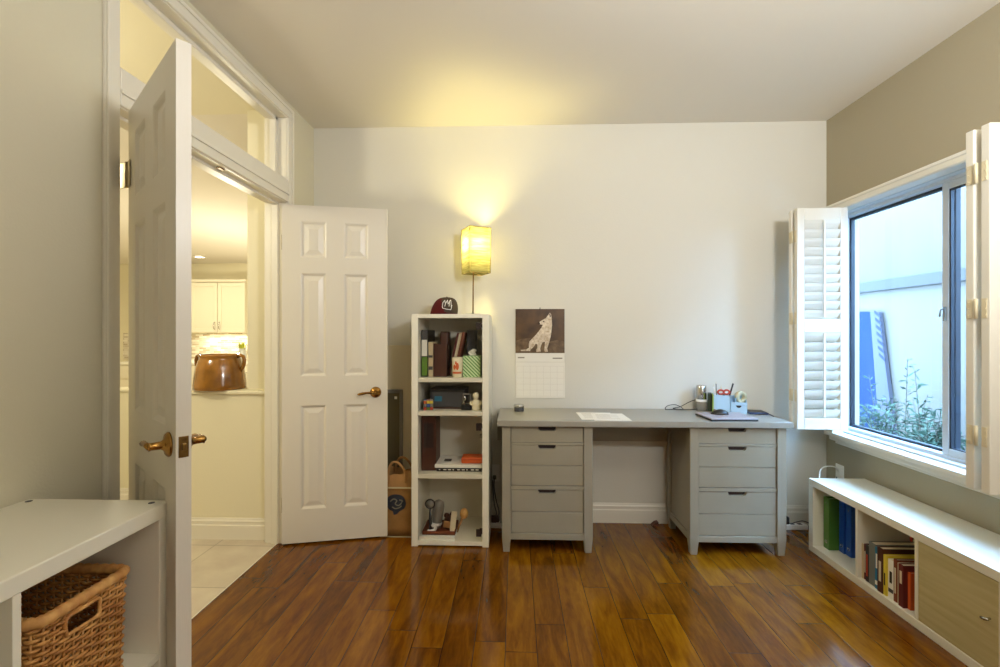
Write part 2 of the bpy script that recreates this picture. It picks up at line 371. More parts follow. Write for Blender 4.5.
# door frame, transom
def frame_bits(mb, side):
    x0, x1 = (XL, XL+.016) if side > 0 else (XL-.12-.016, XL-.12)
    for (y0, y1, z0, z1) in ((DY0-.06, DY0-.004, 0, T1+.004), (DY1+.004, DY1+.06, 0, T1+.004), (DY0-.06, DY1+.06, T1+.004, T1+.062), (DY0-.003, DY1+.003, DZ+.004, T0-.004)):
        mb.box((x0, y0, z0), (x1, y1, z1), .004)
    s_ = side; xo0, xo1 = (XL+.016, XL+.024) if side > 0 else (XL-.144, XL-.136)
    for (y0, y1, z0, z1) in ((DY0-.06, DY0-.042, 0, T1+.044), (DY1+.042, DY1+.06, 0, T1+.044), (DY0-.06, DY1+.06, T1+.044, T1+.062), (DY0-.004, DY1+.004, DZ+.045, DZ+.06)):
        mb.box((xo0, y0, z0), (xo1, y1, z1), .003)
tf = thing('door_frame', None, None, (XL, 2.13, 0), kind='structure'); tf['label'] = 'white double door frame with a transom window over it'
mb = MB(); frame_bits(mb, 1); mb.build('casing', 'trim', tf, True)
mb = MB(); frame_bits(mb, -1); mb.build('casing', 'trim', tf, True)
mb = MB()
mb.box((XL-.125, DY0-.02, 0), (XL+.004, DY0, T1), .002).box((XL-.125, DY1, 0), (XL+.004, DY1+.02, T1), .002)
mb.box((XL-.125, DY0, DZ), (XL+.004, DY1, DZ+.02), .002).box((XL-.125, DY0, T0-.02), (XL+.004, DY1, T0), .002).box((XL-.125, DY0-.02, T1), (XL+.004, DY1+.02, T1+.02), .002)
mb.build('jamb', 'trim', tf, True)
mb = MB()
for (y0, y1, z0, z1) in ((DY0, DY0+.013, 0, DZ), (DY1-.013, DY1, 0, DZ), (DY0, DY1, DZ-.013, DZ)): mb.box((XL-.085, y0, z0), (XL-.045, y1, z1), .003)
mb.build('door_stop', 'trim', tf, True)
mb = MB()
for (y0, y1, z0, z1) in ((DY0, DY0+.028, T0, T1), (DY1-.028, DY1, T0, T1), (DY0, DY1, T0, T0+.02), (DY0, DY1, T1-.022, T1)): mb.box((XL-.09, y0, z0), (XL-.05, y1, z1), .004)
sash = mb.build('transom_sash', 'trim', tf, True)
bx('transom_pane', 'glass', (XL-.072, DY0+.02, T0+.015), (XL-.068, DY1-.02, T1-.015), 0, sash)
MB().box((XL-.03, 2.13, DZ-.006), (XL-.012, 2.17, DZ), .002).build('catch_plate', 'brass_dark', tf, True)
bx('threshold', 'trim', (-1.443, DY0, 0), (-1.437, DY1, .002), .0005, tf)

# ------------------------------------------------------------------ the two six-panel door leaves
LW, LH, LT = .604, 2.03, .035
def door_leaf_mesh():
    mb = MB(); bm = mb.bm
    xs = [0, .105, .252, .353, .497, LW]; zs = [0, .20, .824, 1.0, 1.622, 1.715, 1.933, LH]
    prof = [(0, 0), (.006, .003), (.014, .010), (.021, .010), (.046, .003)]
    for side in (0, 1):
        y = lambda d: d if side == 0 else LT-d
        for i in range(5):
            for j in range(7):
                x0, x1, z0, z1 = xs[i], xs[i+1], zs[j], zs[j+1]
                if i in (1, 3) and j in (1, 3, 5):
                    prev = None
                    for ins, d in prof:
                        ring = [bm.verts.new(p) for p in ((x0+ins, y(d), z0+ins), (x1-ins, y(d), z0+ins), (x1-ins, y(d), z1-ins), (x0+ins, y(d), z1-ins))]
                        if prev:
                            for k in range(4): bm.faces.new((prev[k], prev[(k+1) % 4], ring[(k+1) % 4], ring[k]))
                        prev = ring
                    bm.faces.new(prev)
                else: bm.faces.new([bm.verts.new(p) for p in ((x0, y(0), z0), (x1, y(0), z0), (x1, y(0), z1), (x0, y(0), z1))])
    for j in range(7):
        for x in (0, LW): bm.faces.new([bm.verts.new(p) for p in ((x, 0, zs[j]), (x, LT, zs[j]), (x, LT, zs[j+1]), (x, 0, zs[j+1]))])
    for i in range(5):
        for z in (0, LH): bm.faces.new([bm.verts.new(p) for p in ((xs[i], 0, z), (xs[i+1], 0, z), (xs[i+1], LT, z), (xs[i], LT, z))])
    bmesh.ops.remove_doubles(bm, verts=bm.verts, dist=1e-5); bmesh.ops.recalc_face_normals(bm, faces=bm.faces)
    return mb
def door_hardware(root, hz, edge_plate=True):
    for s_ in (-1, 1):
        y0 = 0 if s_ < 0 else LT
        T = Tr(LW-.062, y0, hz) @ Rx(PI/2 if s_ < 0 else -PI/2)
        h = MB().lathe([(0, 0), (.033, 0), (.034, .004), (.028, .010), (.016, .013), (.011, .020), (.010, .042), (.012, .046), (.0, .05)], 28, T=T)
        pts = [(LW-.062, y0+s_*.044, hz), (LW-.085, y0+s_*.046, hz+.001), (LW-.11, y0+s_*.046, hz+.002), (LW-.135, y0+s_*.044, hz-.002), (LW-.155, y0+s_*.042, hz-.006), (LW-.166, y0+s_*.041, hz-.007)]
        h.tube(pts, [.0095, .0075, .0065, .0085, .0075, .003], 10)
        h.build('door_handle', 'brass', root)
    if edge_plate:
        MB().box((LW-.001, .006, hz-.028), (LW+.0015, LT-.006, hz+.028), .001).box((LW, .012, hz-.008), (LW+.010, LT-.012, hz+.010), .002).build('latch_plate', 'brass_dark', root)
def hinge(root, z, yside, fold):
    h = MB(); h.tube([(-.006, yside, z-.045), (-.006, yside, z+.045)], .006, 10)
    h.box((-.004, yside-.001 if yside <= 0 else yside, z-.044), (.042, yside+.0015 if yside <= 0 else yside+.002, z+.044), .001)
    h.box((-.044, yside-.001, z-.044), (-.008, yside+.0015, z+.044), .001, T=Tr(-.006, yside, 0) @ Rz(fold) @ Tr(.006, -yside, 0))
    h.build('hinge', 'hinge', root)
ang = math.atan2(-.400, .477)
d1 = thing('door_1', 'white six-panel door leaf swung open beside the low white bookcase', None, (-1.352, 1.565, .015), ang, kind='structure')
door_leaf_mesh().build('door_panel', 'door', d1); door_hardware(d1, .955)
for hz in (1.81, .22): hinge(d1, hz, -.003, .35)
ang2 = math.atan2(.135, .595)
d2 = thing('door_2', 'white six-panel door leaf swung open against the back wall', None, (-1.392, 2.70, .012), ang2, kind='structure')
door_leaf_mesh().build('door_panel', 'door', d2); door_hardware(d2, .895)
for hz in (1.81, .22): hinge(d2, hz, LT+.003, -.3)
MB().box((LW+.0, -.004, .0), (LW+.009, .012, LH), .002).build('astragal', 'trim', d2)

# ------------------------------------------------------------------ hall and kitchen beyond the doorway
struct(bx('ceiling_hall', 'hall_wall', (-4.2, YF, ZC), (XL-.12, 2.95, ZC+.08)), 'hall ceiling')
struct(MB().prism([(2.90, ZC), (6.9, 2.305), (6.9, 2.40), (2.90, ZC+.08)], 'x', -6.25, XL-.12).build('ceiling_kitchen', 'ceiling'), 'sloping kitchen ceiling')
struct(bx('wall_hall_end', 'hall_wall', (-4.2, YF-.12, 0), (XL-.12, YF, ZC+.08)), 'end wall of the hall')
struct(bx('wall_hall_far', 'hall_wall', (-4.32, YF, 0), (-4.2, 2.9, ZC+.08)), 'far side wall of the hall')
struct(bx('wall_kitchen_back', 'hall_wall', (-6.2, 6.75, 0), (XL-.12, 6.87, ZC+.08)), 'kitchen back wall')
struct(bx('wall_kitchen_left', 'hall_wall', (-6.32, 3.0, 0), (-6.2, 7.0, ZC+.08)), 'kitchen left wall')
struct(bx('wall_kitchen_front', 'hall_wall', (-6.32, 2.9, 0), (-4.2, 3.02, ZC+.08)), 'kitchen front wall')
struct(bx('wall_kitchen_right', 'hall_wall', (XL-.12, YB, 0), (XL, 7.0, ZC+.08)), 'kitchen right wall')
struct(MB().box((-2.2, 2.79, 0), (XL-.12, 2.95, .895)).box((-2.2, 2.95, 0), (-2.06, 3.42, .84)).box((-4.2, 3.30, 0), (-2.2, 3.42, .84)).build('wall_half', 'hall_wall'), 'cream half wall carrying the brown pot')
struct(MB().box((-2.22, 2.772, .895), (XL-.12, 2.97, .918), .006).box((-4.2, 3.28, .84), (-2.2, 3.44, .86), .006).build('trim_1', 'hall_wall'), 'cream cap of the half wall')
struct(MB().box((-1.69, 2.85, .918), (XL-.12, 2.97, ZC+.02)).build('wall_pass_through', 'hall_wall'), 'cream pier over the half wall')
baseboard('baseboard_hall', (-2.2, 2.79), (XL-.12, 2.79), (0, -1)); baseboard('baseboard_hall', (-4.2, 3.30), (-2.2, 3.30), (0, -1))

# two-handled pot on the half wall
p = thing('pot', 'glazed brown two-handled pot standing on the cream half wall', 'pot', (-1.880, 2.872, .918))
MB().lathe([(0, .0), (.142, 0), (.149, .006), (.149, .03), (.144, .08), (.134, .14), (.120, .185), (.112, .198), (.118, .206), (.121, .214), (.117, .221), (.105, .218), (.102, .205), (.114, .16), (.132, .05), (.11, .012), (0, .01)], 40).build('pot_body', 'pot', p)
for s_ in (-1, 1):
    q = [(s_*(.110), -.0, .206), (s_*.132, 0, .214), (s_*.150, 0, .206), (s_*.157, 0, .182), (s_*.155, 0, .158), (s_*.146, 0, .134), (s_*.130, 0, .118)]
    MB().tube(q, [.012, .012, .011, .011, .011, .012, .014], 10).build('handle', 'pot', p)

# wall cabinet, base cabinet, counter, backsplash, plant, recessed lamp
def shaker(mb, x0, x1, z0, z1, y, fr=.055):
    mb.box((x0, y-.018, z0), (x1, y, z1), .002)
    for (a, b_, c_, d_) in ((x0, x0+fr, z0, z1), (x1-fr, x1, z0, z1), (x0+fr, x1-fr, z0, z0+fr), (x0+fr, x1-fr, z1-fr, z1)): mb.box((a, y-.026, c_), (b_, y-.017, d_), .003)
def wall_cabinet(x0, label):
    t = thing('wall_cabinet', label, 'cabinet', (x0+.4, 6.58, 1.277))
    MB().box((x0, 6.41, 1.277), (x0+.8, 6.748, 2.0), .002).box((x0-.01, 6.385, 2.0), (x0+.81, 6.748, 2.04), .01).build('carcass', 'cream_lam', t, True)
    for k in (0, 1):
        mb = MB(); shaker(mb, x0+.004+.4*k, x0+.396+.4*k, 1.285, 1.99, 6.408); d = mb.build('door', 'cream_lam', t, True)
        xh = x0+.365 if k == 0 else x0+.435
        MB().tube([(xh, 6.382, 1.33), (xh, 6.360, 1.335), (xh, 6.356, 1.38), (xh, 6.360, 1.425), (xh, 6.382, 1.43)], .005, 8).build('handle', 'steel', d, True)
    return t
wall_cabinet(-4.62, 'cream two-door wall cabinet seen in the kitchen above the brown pot')
wc = wall_cabinet(-5.44, 'cream kitchen wall cabinet left of the one above the pot')
bc = thing('base_cabinet', 'white kitchen base cabinet with drawers behind the brown pot', 'cabinet', (-4.2, 6.4, 0))
MB().box((-5.4, 6.12, .1), (-3.4, 6.748, .845), .002).box((-5.4, 6.18, 0), (-3.4, 6.748, .1)).build('carcass', 'cream_lam', bc, True)
for k in range(4):
    for z0, z1 in ((.12, .38), (.40, .64), (.66, .83)):
        mb = MB(); mb.box((-5.39+.5*k, 6.10, z0), (-4.91+.5*k, 6.12, z1), .004); d = mb.build('drawer', 'cream_lam', bc, True)
        zc = (z0+z1)/2; MB().tube([(-5.2+.5*k, 6.10, zc), (-5.2+.5*k, 6.075, zc), (-5.1+.5*k, 6.075, zc), (-5.1+.5*k, 6.10, zc)], .005, 8).build('handle', 'steel', d, True)
tag(bx('countertop', 'white_lam', (-5.42, 6.09, .845), (-3.38, 6.748, .88), .006), 'pale kitchen counter top behind the brown pot', 'counter')
struct(bx('trim_2', 'mosaic', (-5.9, 6.735, .88), (-3.0, 6.75, 1.277)), 'mosaic tile backsplash in the kitchen')
t = thing('potted_plant', 'small lime-green plant in a grey vase on the kitchen counter', 'plant', (-3.90, 6.45, .88))
MB().lathe([(0, 0), (.045, 0), (.06, .05), (.055, .12), (.04, .16), (.048, .175), (.04, .172), (.035, .15), (0, .14)], 24).build('vase', 'vase', t)
mb = MB()
for k in range(26):
    a = random.uniform(0, 2*PI); tl = random.uniform(.3, 1.1); L_ = random.uniform(.08, .15); d = Vector((math.cos(a)*math.sin(tl), math.sin(a)*math.sin(tl), math.cos(tl)))
    s0 = Vector((0, 0, .15)); e = s0 + d*L_; sd = d.cross(Vector((0, 0, 1))).normalized()*.018; m_ = s0 + d*L_*.55
    mb.quad(s0, m_+sd, e, m_-sd)
mb.build('foliage', 'plantleaf', t)
t = thing('recessed_light', 'round recessed lamp glowing in the kitchen ceiling', 'light', (-4.47, 6.38, 2.3535))
MB().lathe([(.062, 0), (.085, 0), (.085, -.006), (.065, -.006), (.062, 0)], 32).build('trim_ring', 'white', t)
MB().lathe([(0, -.001), (.062, -.001), (.062, -.003), (0, -.003)], 32).build('lamp', 'lampglow', t)

# ------------------------------------------------------------------ window, sill, casing
wn = thing('window_1', 'white-framed sliding window in the right wall', None, (XR, 2.285, WZ0), kind='structure')
mb = MB(); fx0 = XR-.097; fy0, fy1, fz0, fz1 = 1.575, 2.966, .64, 2.070
for (y0, y1, z0, z1) in ((fy0, fy1, fz1-.05, fz1), (fy0, fy0+.046, fz0, fz1-.05), (fy1-.046, fy1, fz0, fz1-.05)): mb.box((fx0, y0, z0), (XR+.001, y1, z1), .004)
mb.box((fx0-.006, fy0-.006, fz1-.016), (XR, fy1+.006, fz1+.002), .004).box((fx0-.004, fy0, fz1-.046), (fx0+.01, fy1, fz1-.036), .003)
mb.box((XR-.02, fy0-.05, fz1-.03), (XR, fy1+.05, fz1+.035), .004).box((XR-.02, fy0-.05, fz0), (XR, fy0, fz1-.03), .004).box((XR-.02, fy1, fz0), (XR, fy1+.08, fz1-.03), .004)
mb.build('window_casing', 'shutter', wn, True)
mb = MB(); mb.box((XR-.10, fy0-.03, WZ0-.024), (XR+.075, fy1+.03, WZ0), .006).box((XR-.075, fy0-.02, WZ0-.055), (XR, fy1+.02, WZ0-.02), .008).box((XR-.022, fy0-.03, WZ0-.085), (XR, fy1+.04, WZ0-.05), .005)
mb.build('window_sill', 'shutter', wn, True)
mb = MB()   # jamb returns
for (y0, y1, z0, z1) in ((WY0, WY0+.02, WZ0, WZ1), (WY1-.02, WY1, WZ0, WZ1), (WY0, WY1, WZ1-.02, WZ1), (WY0, WY1, WZ0, WZ0+.012)): mb.box((XR-.03, y0, z0), (XR+.02, y1, z1), .003)
mb.build('window_jamb', 'vinyl', wn, True)
def sash_frame(name, y0, y1, z0, z1, x0, x1, wd, m):
    mb = MB()
    for (a, b_, c_, d_) in ((y0, y0+wd, z0, z1), (y1-wd, y1, z0, z1), (y0+wd, y1-wd, z0, z0+wd), (y0+wd, y1-wd, z1-wd, z1)): mb.box((x0, a, c_), (x1, b_, d_), .003)
    return mb.build(name, m, wn, True)
sash_frame('window_frame', WY0+.015, WY1-.015, WZ0+.008, WZ1-.015, XR+.012, XR+.087, .022, 'vinyl')
YM = 2.285
s1 = sash_frame('fixed_sash', YM-.005, WY1-.036, WZ0+.028, WZ1-.036, XR+.052, XR+.077, .016, 'vinyl_dark')
bx('window_pane', 'winglass', (XR+.063, YM+.01, WZ0+.04), (XR+.067, WY1-.05, WZ1-.05), 0, s1)
s2 = sash_frame('sliding_sash', WY0+.036, YM+.03, WZ0+.028, WZ1-.036, XR+.019, XR+.047, .034, 'vinyl')
bx('window_pane', 'winglass', (XR+.031, WY0+.068, WZ0+.06), (XR+.035, YM-.004, WZ1-.068), 0, s2)
mb = MB()
for (a, b_, c_, d_) in ((WY0+.069, WY0+.076, WZ0+.06, WZ1-.068), (YM-.012, YM-.004, WZ0+.06, WZ1-.068), (WY0+.069, YM-.004, WZ0+.06, WZ0+.067), (WY0+.069, YM-.004, WZ1-.077, WZ1-.069)): mb.box((XR+.023, a, c_), (XR+.039, b_, d_), .001)
mb.build('gasket', 'vinyl_dark', s2, True)
MB().box((XR+.010, YM+.006, 1.33), (XR+.021, YM+.018, 1.40), .003).tube([(XR+.012, YM+.012, 1.39), (XR-.001, YM+.014, 1.385), (XR-.005, YM+.016, 1.35)], .004, 8).build('latch', 'mgrey', s2, True)

# ------------------------------------------------------------------ folded plantation shutters
SW, SH, ST = .293, 1.315, .031
def shutter_panel(name, root, y, rod_side):
    """one panel: x 0..SW (0 = free edge), y..y+ST thick, z 0..SH"""
    st, mid0, mid1, rt, rb = .042, .575, .655, .075, .065
    mb = MB()
    for a, b_ in (((0, y, 0), (st, y+ST, SH)), ((SW-st, y, 0), (SW, y+ST, SH)), ((st, y, 0), (SW-st, y+ST, rb)), ((st, y, mid0), (SW-st, y+ST, mid1)), ((st, y, SH-rt), (SW-st, y+ST, SH))): mb.box(a, b_, .003)
    f = mb.build(name, 'shutter', root)
    yc = y+ST/2; n_all = 0
    for z0, z1 in ((rb, mid0), (mid1, SH-rt)):
        n = int(round((z1-z0)/.0555)); step = (z1-z0)/n
        for k in range(n):
            zc = z0+step*(k+.5)
            lv = MB(); T = Tr(0, yc, zc) @ Rx(math.radians(-56) if rod_side < 0 else math.radians(56))
            prof = [(-.032, 0), (-.016, .0042), (0, .0052), (.016, .0042), (.032, 0), (.016, -.0042), (0, -.0052), (-.016, -.0042)]
            lv.prism(prof, 'x', st+.001, SW-st-.001, T=T); lv.build('louver', 'shutter', f)
        yr = y-.016 if rod_side < 0 else y+ST+.016
        MB().box((SW*.5-.005, yr-.005, z0+.012), (SW*.5+.005, yr+.005, z1-.004), .002).build('tilt_rod', 'shutter', f)
def make_shutter(name, label, y_front, flip):
    t = thing(name, label, 'shutter', (XR-.097-SW, y_front, .70), 0, 'folding plantation shutters at the window')
    shutter_panel('shutter_panel', t, 0, -1 if not flip else -1)
    shutter_panel('shutter_panel', t, ST+.026, 1)
    for z in (.20, .66, 1.15):
        h = MB(); h.box((-.0025, .008, z-.035), (0, ST-.004, z+.035), .001).box((-.0025, ST+.030, z-.035), (0, ST*2+.019, z+.035), .001)
        h.tube([(-.004, ST+.013, z-.036), (-.004, ST+.013, z+.036)], .0055, 8)
        for yy in (.012, ST*2+.013):
            for zz in (-.024, 0, .024): h.lathe([(0, .002), (.003, .001), (.003, 0)], 8, T=Tr(-.0025, yy, z+zz) @ Ry(-PI/2))
        h.build('hinge', 'shutter_edge', t)
    for z in (.12, 1.2): MB().box((SW-.004, .006, z-.03), (SW+.004, .022, z+.03), .002).build('mounting_hinge', 'shutter_edge', t)
    return t
make_shutter('window_shutter', 'white louvered folding shutter standing open beyond the window, nearest the back wall', 2.785, False)
make_shutter('window_shutter', 'cream folding shutter seen edge-on with three hinges, at the near side of the window', 1.678, True)

# ------------------------------------------------------------------ outside the window
struct(bx('ground_outside', 'ground', (XR+.14, -2, -.12), (9.0, 9.0, -.02)), 'soil strip outside the window')
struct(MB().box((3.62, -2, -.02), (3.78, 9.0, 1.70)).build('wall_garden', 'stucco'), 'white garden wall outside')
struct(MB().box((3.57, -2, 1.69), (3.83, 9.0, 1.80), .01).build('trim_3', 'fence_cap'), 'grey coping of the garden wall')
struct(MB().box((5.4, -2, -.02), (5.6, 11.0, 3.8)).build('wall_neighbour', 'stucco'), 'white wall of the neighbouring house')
def board(label, blue, pale, cut):
    t = thing('leaning_board', label, 'board', (3.595, 5.0, -.02))
    MB().prism([(y-5.0, z) for y, z in blue], 'x', -.012, .012).build('panel', 'blueboard', t)
    MB().prism([(y-5.0, z) for y, z in pale], 'x', -.022, .014).build('edge_board', 'blueedge', t)
    if cut:
        mb = MB()
        for k in range(7):
            z0 = 1.02+.07*k; y0 = 4.565+.0095*k-5.0
            mb.prism([(y0, z0), (y0+.075, z0+.05), (y0+.075, z0+.078), (y0, z0+.028)], 'x', -.026, -.021)
        mb.build('cutout', 'cutoutgrey', t)
    return t
board('blue board with a pale slotted edge standing in the alley outside the window', [(5.44, 0), (4.61, 0), (4.756, 1.51), (5.44, 1.53)], [(4.61, 0), (4.41, 0), (4.647, 1.50), (4.756, 1.51)], True)

sh = thing('garden_shrub', 'feathery green shrub against the white garden wall outside', 'shrub', (3.0, 3.68, -.02))
st_ = MB(); lf = MB(); random.seed(11)
spikes = [(-.22, 1.02, .04), (-.02, 1.10, -.10), (.16, .95, .1)]
for k in range(125):
    if k < 3: base = Vector((0, spikes[k][0], 0)); tip = base + Vector((-.05, spikes[k][2], spikes[k][1]))
    else:
        a = random.uniform(0, 2*PI); sp_ = random.uniform(.08, .5); base = Vector((random.uniform(-.12, .12), random.uniform(-.45, .30), 0)); tip = base + Vector((math.cos(a)*sp_*.5, math.sin(a)*sp_*.7, random.uniform(.28, .80)))
    mid = base.lerp(tip, .55) + Vector((0, 0, .10*tip.z))
    pts = [((1-u)**2)*base + 2*u*(1-u)*mid + u*u*tip for u in [i/7 for i in range(8)]]
    st_.tube(pts, [.005-.0005*i for i in range(8)], 5)
    for i in range(44):
        u = random.uniform(.25, 1); q = ((1-u)**2)*base + 2*u*(1-u)*mid + u*u*tip
        d = Vector((random.gauss(0, .6), random.gauss(0, .8), random.uniform(-.3, .9))).normalized(); L_ = random.uniform(.03, .075)
        sd = d.cross(Vector((random.gauss(0, 1), random.gauss(0, 1), random.gauss(0, 1)))).normalized()*L_*.13
        lf.quad(q, q+d*L_*.5+sd, q+d*L_, q+d*L_*.5-sd)
st_.build('branches', 'twig', sh); lf.build('foliage', 'leaf', sh)

# ------------------------------------------------------------------ desk: worktop on two drawer pedestals
wt = thing('worktop', 'long grey desk top resting on two drawer pedestals', 'desk', (.73, 2.87, .733))
MB().box((-.105, 2.645, .734), (1.568, 3.095, .769), .004).build('top_board', 'desktop', wt, True)
MB().box((-.12, 3.078, .555), (1.56, 3.093, .734), .002).build('rear_apron', 'desk', wt, True)
def pedestal(x0, x1, label):
    t = thing('drawer_pedestal', label, 'drawer unit', ((x0+x1)/2, 2.86, 0), 0, 'grey pedestals under the desk')
    y0, y1, lw, top = 2.668, 3.072, .051, .733
    for xa in (x0, x1-lw):
        for ya in (y0, y1-lw):
            mb = MB(); b = .0075; v = [mb.bm.verts.new(p_) for p_ in (
                (xa+b, ya+b, 0), (xa+lw-b, ya+b, 0), (xa+lw-b, ya+lw-b, 0), (xa+b, ya+lw-b, 0), (xa, ya, .09), (xa+lw, ya, .09), (xa+lw, ya+lw, .09), (xa, ya+lw, .09),
                (xa, ya, top), (xa+lw, ya, top), (xa+lw, ya+lw, top), (xa, ya+lw, top))]
            for r in (0, 4):
                for k in range(4): mb.bm.faces.new((v[r+k], v[r+(k+1) % 4], v[r+4+(k+1) % 4], v[r+4+k]))
            mb.bm.faces.new(v[0:4][::-1]); mb.bm.faces.new(v[8:12])
            bmesh.ops.bevel(mb.bm, geom=[e for e in mb.bm.edges], offset=.002, segments=1, affect='EDGES')
            mb.build('leg', 'desk', t, True)
    for xa in (x0+.012, x1-.022):
        MB().box((xa, y0+lw, .11), (xa+.01, y1-lw, top), .001).build('side_panel', 'desk', t, True)
    for xa in (x0+.002, x1-.024):
        for za, zb in ((.073, .112), (.705, top)): MB().box((xa, y0+lw-.002, za), (xa+.022, y1-lw+.002, zb), .003).build('side_rail', 'desk', t, True)
    MB().box((x0+lw-.002, y0+.004, .073), (x1-lw+.002, y0+.03, .109), .003).build('rail', 'desk', t, True)
    for z in (.3635, .6225): MB().box((x0+lw-.002, y0+.008, z), (x1-lw+.002, y0+.05, z+.022 if z < .5 else z+.0135), .002).build('rail', 'desk', t, True)
    MB().box((x0+lw-.002, y0+.01, .728), (x1-lw+.002, y0+.05, top), .001).build('rail', 'desk', t, True)
    MB().box((x0+lw-.002, y1-.02, .10), (x1-lw+.002, y1-.008, top), .001).box((x0+.02, y0+.05, .09), (x1-.02, y1-.02, .10)).build('back_panel', 'desk', t, True)
    xa, xb = x0+lw+.003, x1-lw-.003; xc = (xa+xb)/2
    for z0, z1, split in ((.112, .3615, .236), (.3885, .6205, .505), (.6385, .7265, None)):
        mb = MB(); ya, yb = y0+.010, y0+.028; zb = split+.002 if split else z0
        n_ = .052; hgt = .021
        pts = [(xa, zb), (xb, zb), (xb, z1), (xc+n_, z1), (xc+n_-.002, z1-hgt+.008), (xc+n_-.010, z1-hgt), (xc-n_+.010, z1-hgt), (xc-n_+.002, z1-hgt+.008), (xc-n_, z1), (xa, z1)]
        mb.prism(pts, 'y', ya, yb)
        if split: mb.box((xa, ya, z0), (xb, yb, split-.002), .002).box((xa, ya+.008, split-.003), (xb, yb, split+.003))
        d = mb.build('drawer', 'desk', t, True)
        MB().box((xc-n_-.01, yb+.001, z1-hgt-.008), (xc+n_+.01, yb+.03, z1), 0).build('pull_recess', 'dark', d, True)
    return t
pedestal(-.077, .447, 'grey three-drawer pedestal under the papers, nearer the tall bookcase')
pedestal(1.0, 1.542, 'grey three-drawer pedestal under the laptop, nearer the window')

# ------------------------------------------------------------------ things on the desk
ZD = .769
t = thing('tin', 'small round metal tin at the left end of the desk', 'tin', (.024, 2.975, ZD))
MB().lathe([(0, 0), (.030, 0), (.031, .002), (.031, .026), (0, .026)], 28).build('tin_body', 'dgrey', t)
MB().lathe([(0, .026), (.033, .026), (.033, .040), (.031, .042), (.028, .040), (0, .040)], 28).build('lid', 'chrome', t)
def sheet(pts, label, z):
    mb = MB(); mb.prism(pts, 'z', z, z+.0012)
    mb.mi = 1; ax, ay = pts[0]; bx_, by = pts[1]; dx, dy = pts[3]
    for k in range(9):
        u = .12+.085*k; xa = ax+(dx-ax)*u; yy = ay+(dy-ay)*u
        mb.box((xa+(bx_-ax)*.12, yy-.003, z+.0012), (xa+(bx_-ax)*(.8 if k % 3 else .55), yy+.003, z+.0014))
    return tag(mb.build('paper_sheet', ['paper', 'print_grey']), label, 'paper', 'papers on the desk')
sheet([(.385, 2.932), (.597, 2.927), (.592, 2.69), (.388, 2.69)], 'white printed sheet on the desk, partly covered by another', ZD)
sheet([(.472, 2.888), (.664, 2.890), (.668, 2.655), (.455, 2.655)], 'white printed sheet on the desk lying over the other', ZD+.0013)

t = thing('speaker_canister', 'tall chrome canister standing left of the pale blue desk organizer', 'canister', (1.214, 3.045, ZD))
MB().lathe([(0, 0), (.030, 0), (.033, .003), (.034, .02), (.034, .062), (.029, .07), (0, .07)], 32).build('canister_base', 'mgrey', t)
MB().lathe([(0, .07), (.029, .07), (.031, .074), (.031, .158), (.029, .162), (.02, .164), (0, .163)], 32).build('canister_upper', 'chrome', t)
MB().lathe([(.0345, .058), (.036, .061), (.0335, .072), (.030, .072)], 32).build('collar', 'white', t)
tag(MB().box((-.012, -.04, 0), (.012, .04, .112), .003, T=Tr(1.268, 3.045, ZD) @ Rz(-.35)).build('notebook', 'dgreen'), 'dark green notebook upright between the canister and the blue organizer', 'notebook')

og = thing('desk_organizer', 'pale blue card desk organizer with pen box and small drawer', 'organizer', (1.366, 2.965, ZD), math.radians(-20))
mb = MB(); x0, x1, y0, y1, h = -.100, -.008, -.05, .05, .112
mb.box((x0, y0, 0), (x1, y0+.004, h), .001).box((x0, y1-.004, 0), (x1, y1, h), .001).box((x0+.001, y0+.001, 0), (x0+.004, y1-.001, h), .001).box((x1-.004, y0+.001, 0), (x1-.001, y1-.001, h), .001).box((x0, y0, 0), (x1, y1, .004), .001)
mb.build('pen_box', 'lblue', og)
bx('side_lining', 'lime', (x0-.006, y0, 0), (x0-.0005, y1, h), .001, og, world=False)
mb = MB(); x0, x1 = -.006, .088
mb.box((x0, y0+.004, 0), (x1, y1, .006), .001).box((x0, y0+.004, 0), (x0+.004, y1, .064), .001).box((x1-.004, y0+.004, 0), (x1, y1, .064), .001).box((x0, y0, .055), (x1, y1, .060), .001).box((x0, y1-.004, 0), (x1, y1, .105), .001)
mb.box((x0, y0, .060), (x1, y0+.003, .073), .001).box((x0, y0, .06), (x0+.003, y1, .10), .001).box((x1-.003, y0+.03, .06), (x1, y1, .085), .001).box((x0+.03, y0, .06), (x0+.033, y1, .095), .001)
mb.build('drawer_case', 'lblue', og)
mb = MB(); k = 10
pts = [(x0+.005, .004), (x1-.005, .004), (x1-.005, .053)] + [((x0+x1)/2+.015*math.cos(a), .053-.015*math.sin(a)) for a in [PI*i/k for i in range(k+1)]] + [(x0+.005, .053)]
mb.prism(pts, 'y', y0, y0+.004); dr = mb.build('drawer', 'lblue', og)
bx('thumb_hole', 'black', ((x0+x1)/2-.018, y0+.005, .030), ((x0+x1)/2+.018, y0+.007, .053), 0, dr, world=False)
def pencil(x, y, dx, dy, L_, m, label, r=.0035):
    t = thing('pencil', label, 'pencil', (x, y, ZD+.006)); e = Vector((dx, dy, 1)).normalized()
    MB().tube([(0, 0, 0), e*(L_-.016)], r, 6).build('shaft', m, t); MB().tube([e*(L_-.016), e*(L_-.004), e*L_], [r, r*.45, .0004], 6).build('tip', 'offpaper', t)
pencil(1.300, 3.005, -.05, .0, .188, 'mgrey', 'grey pencil upright in the blue organizer, tallest of its pencils')
pencil(1.318, 2.995, .02, .02, .165, 'offpaper', 'short pale pencil in the blue organizer beside the red scissors')
pencil(1.292, 2.99, -.12, .03, .172, 'white', 'white pencil leaning at the left corner of the blue organizer')
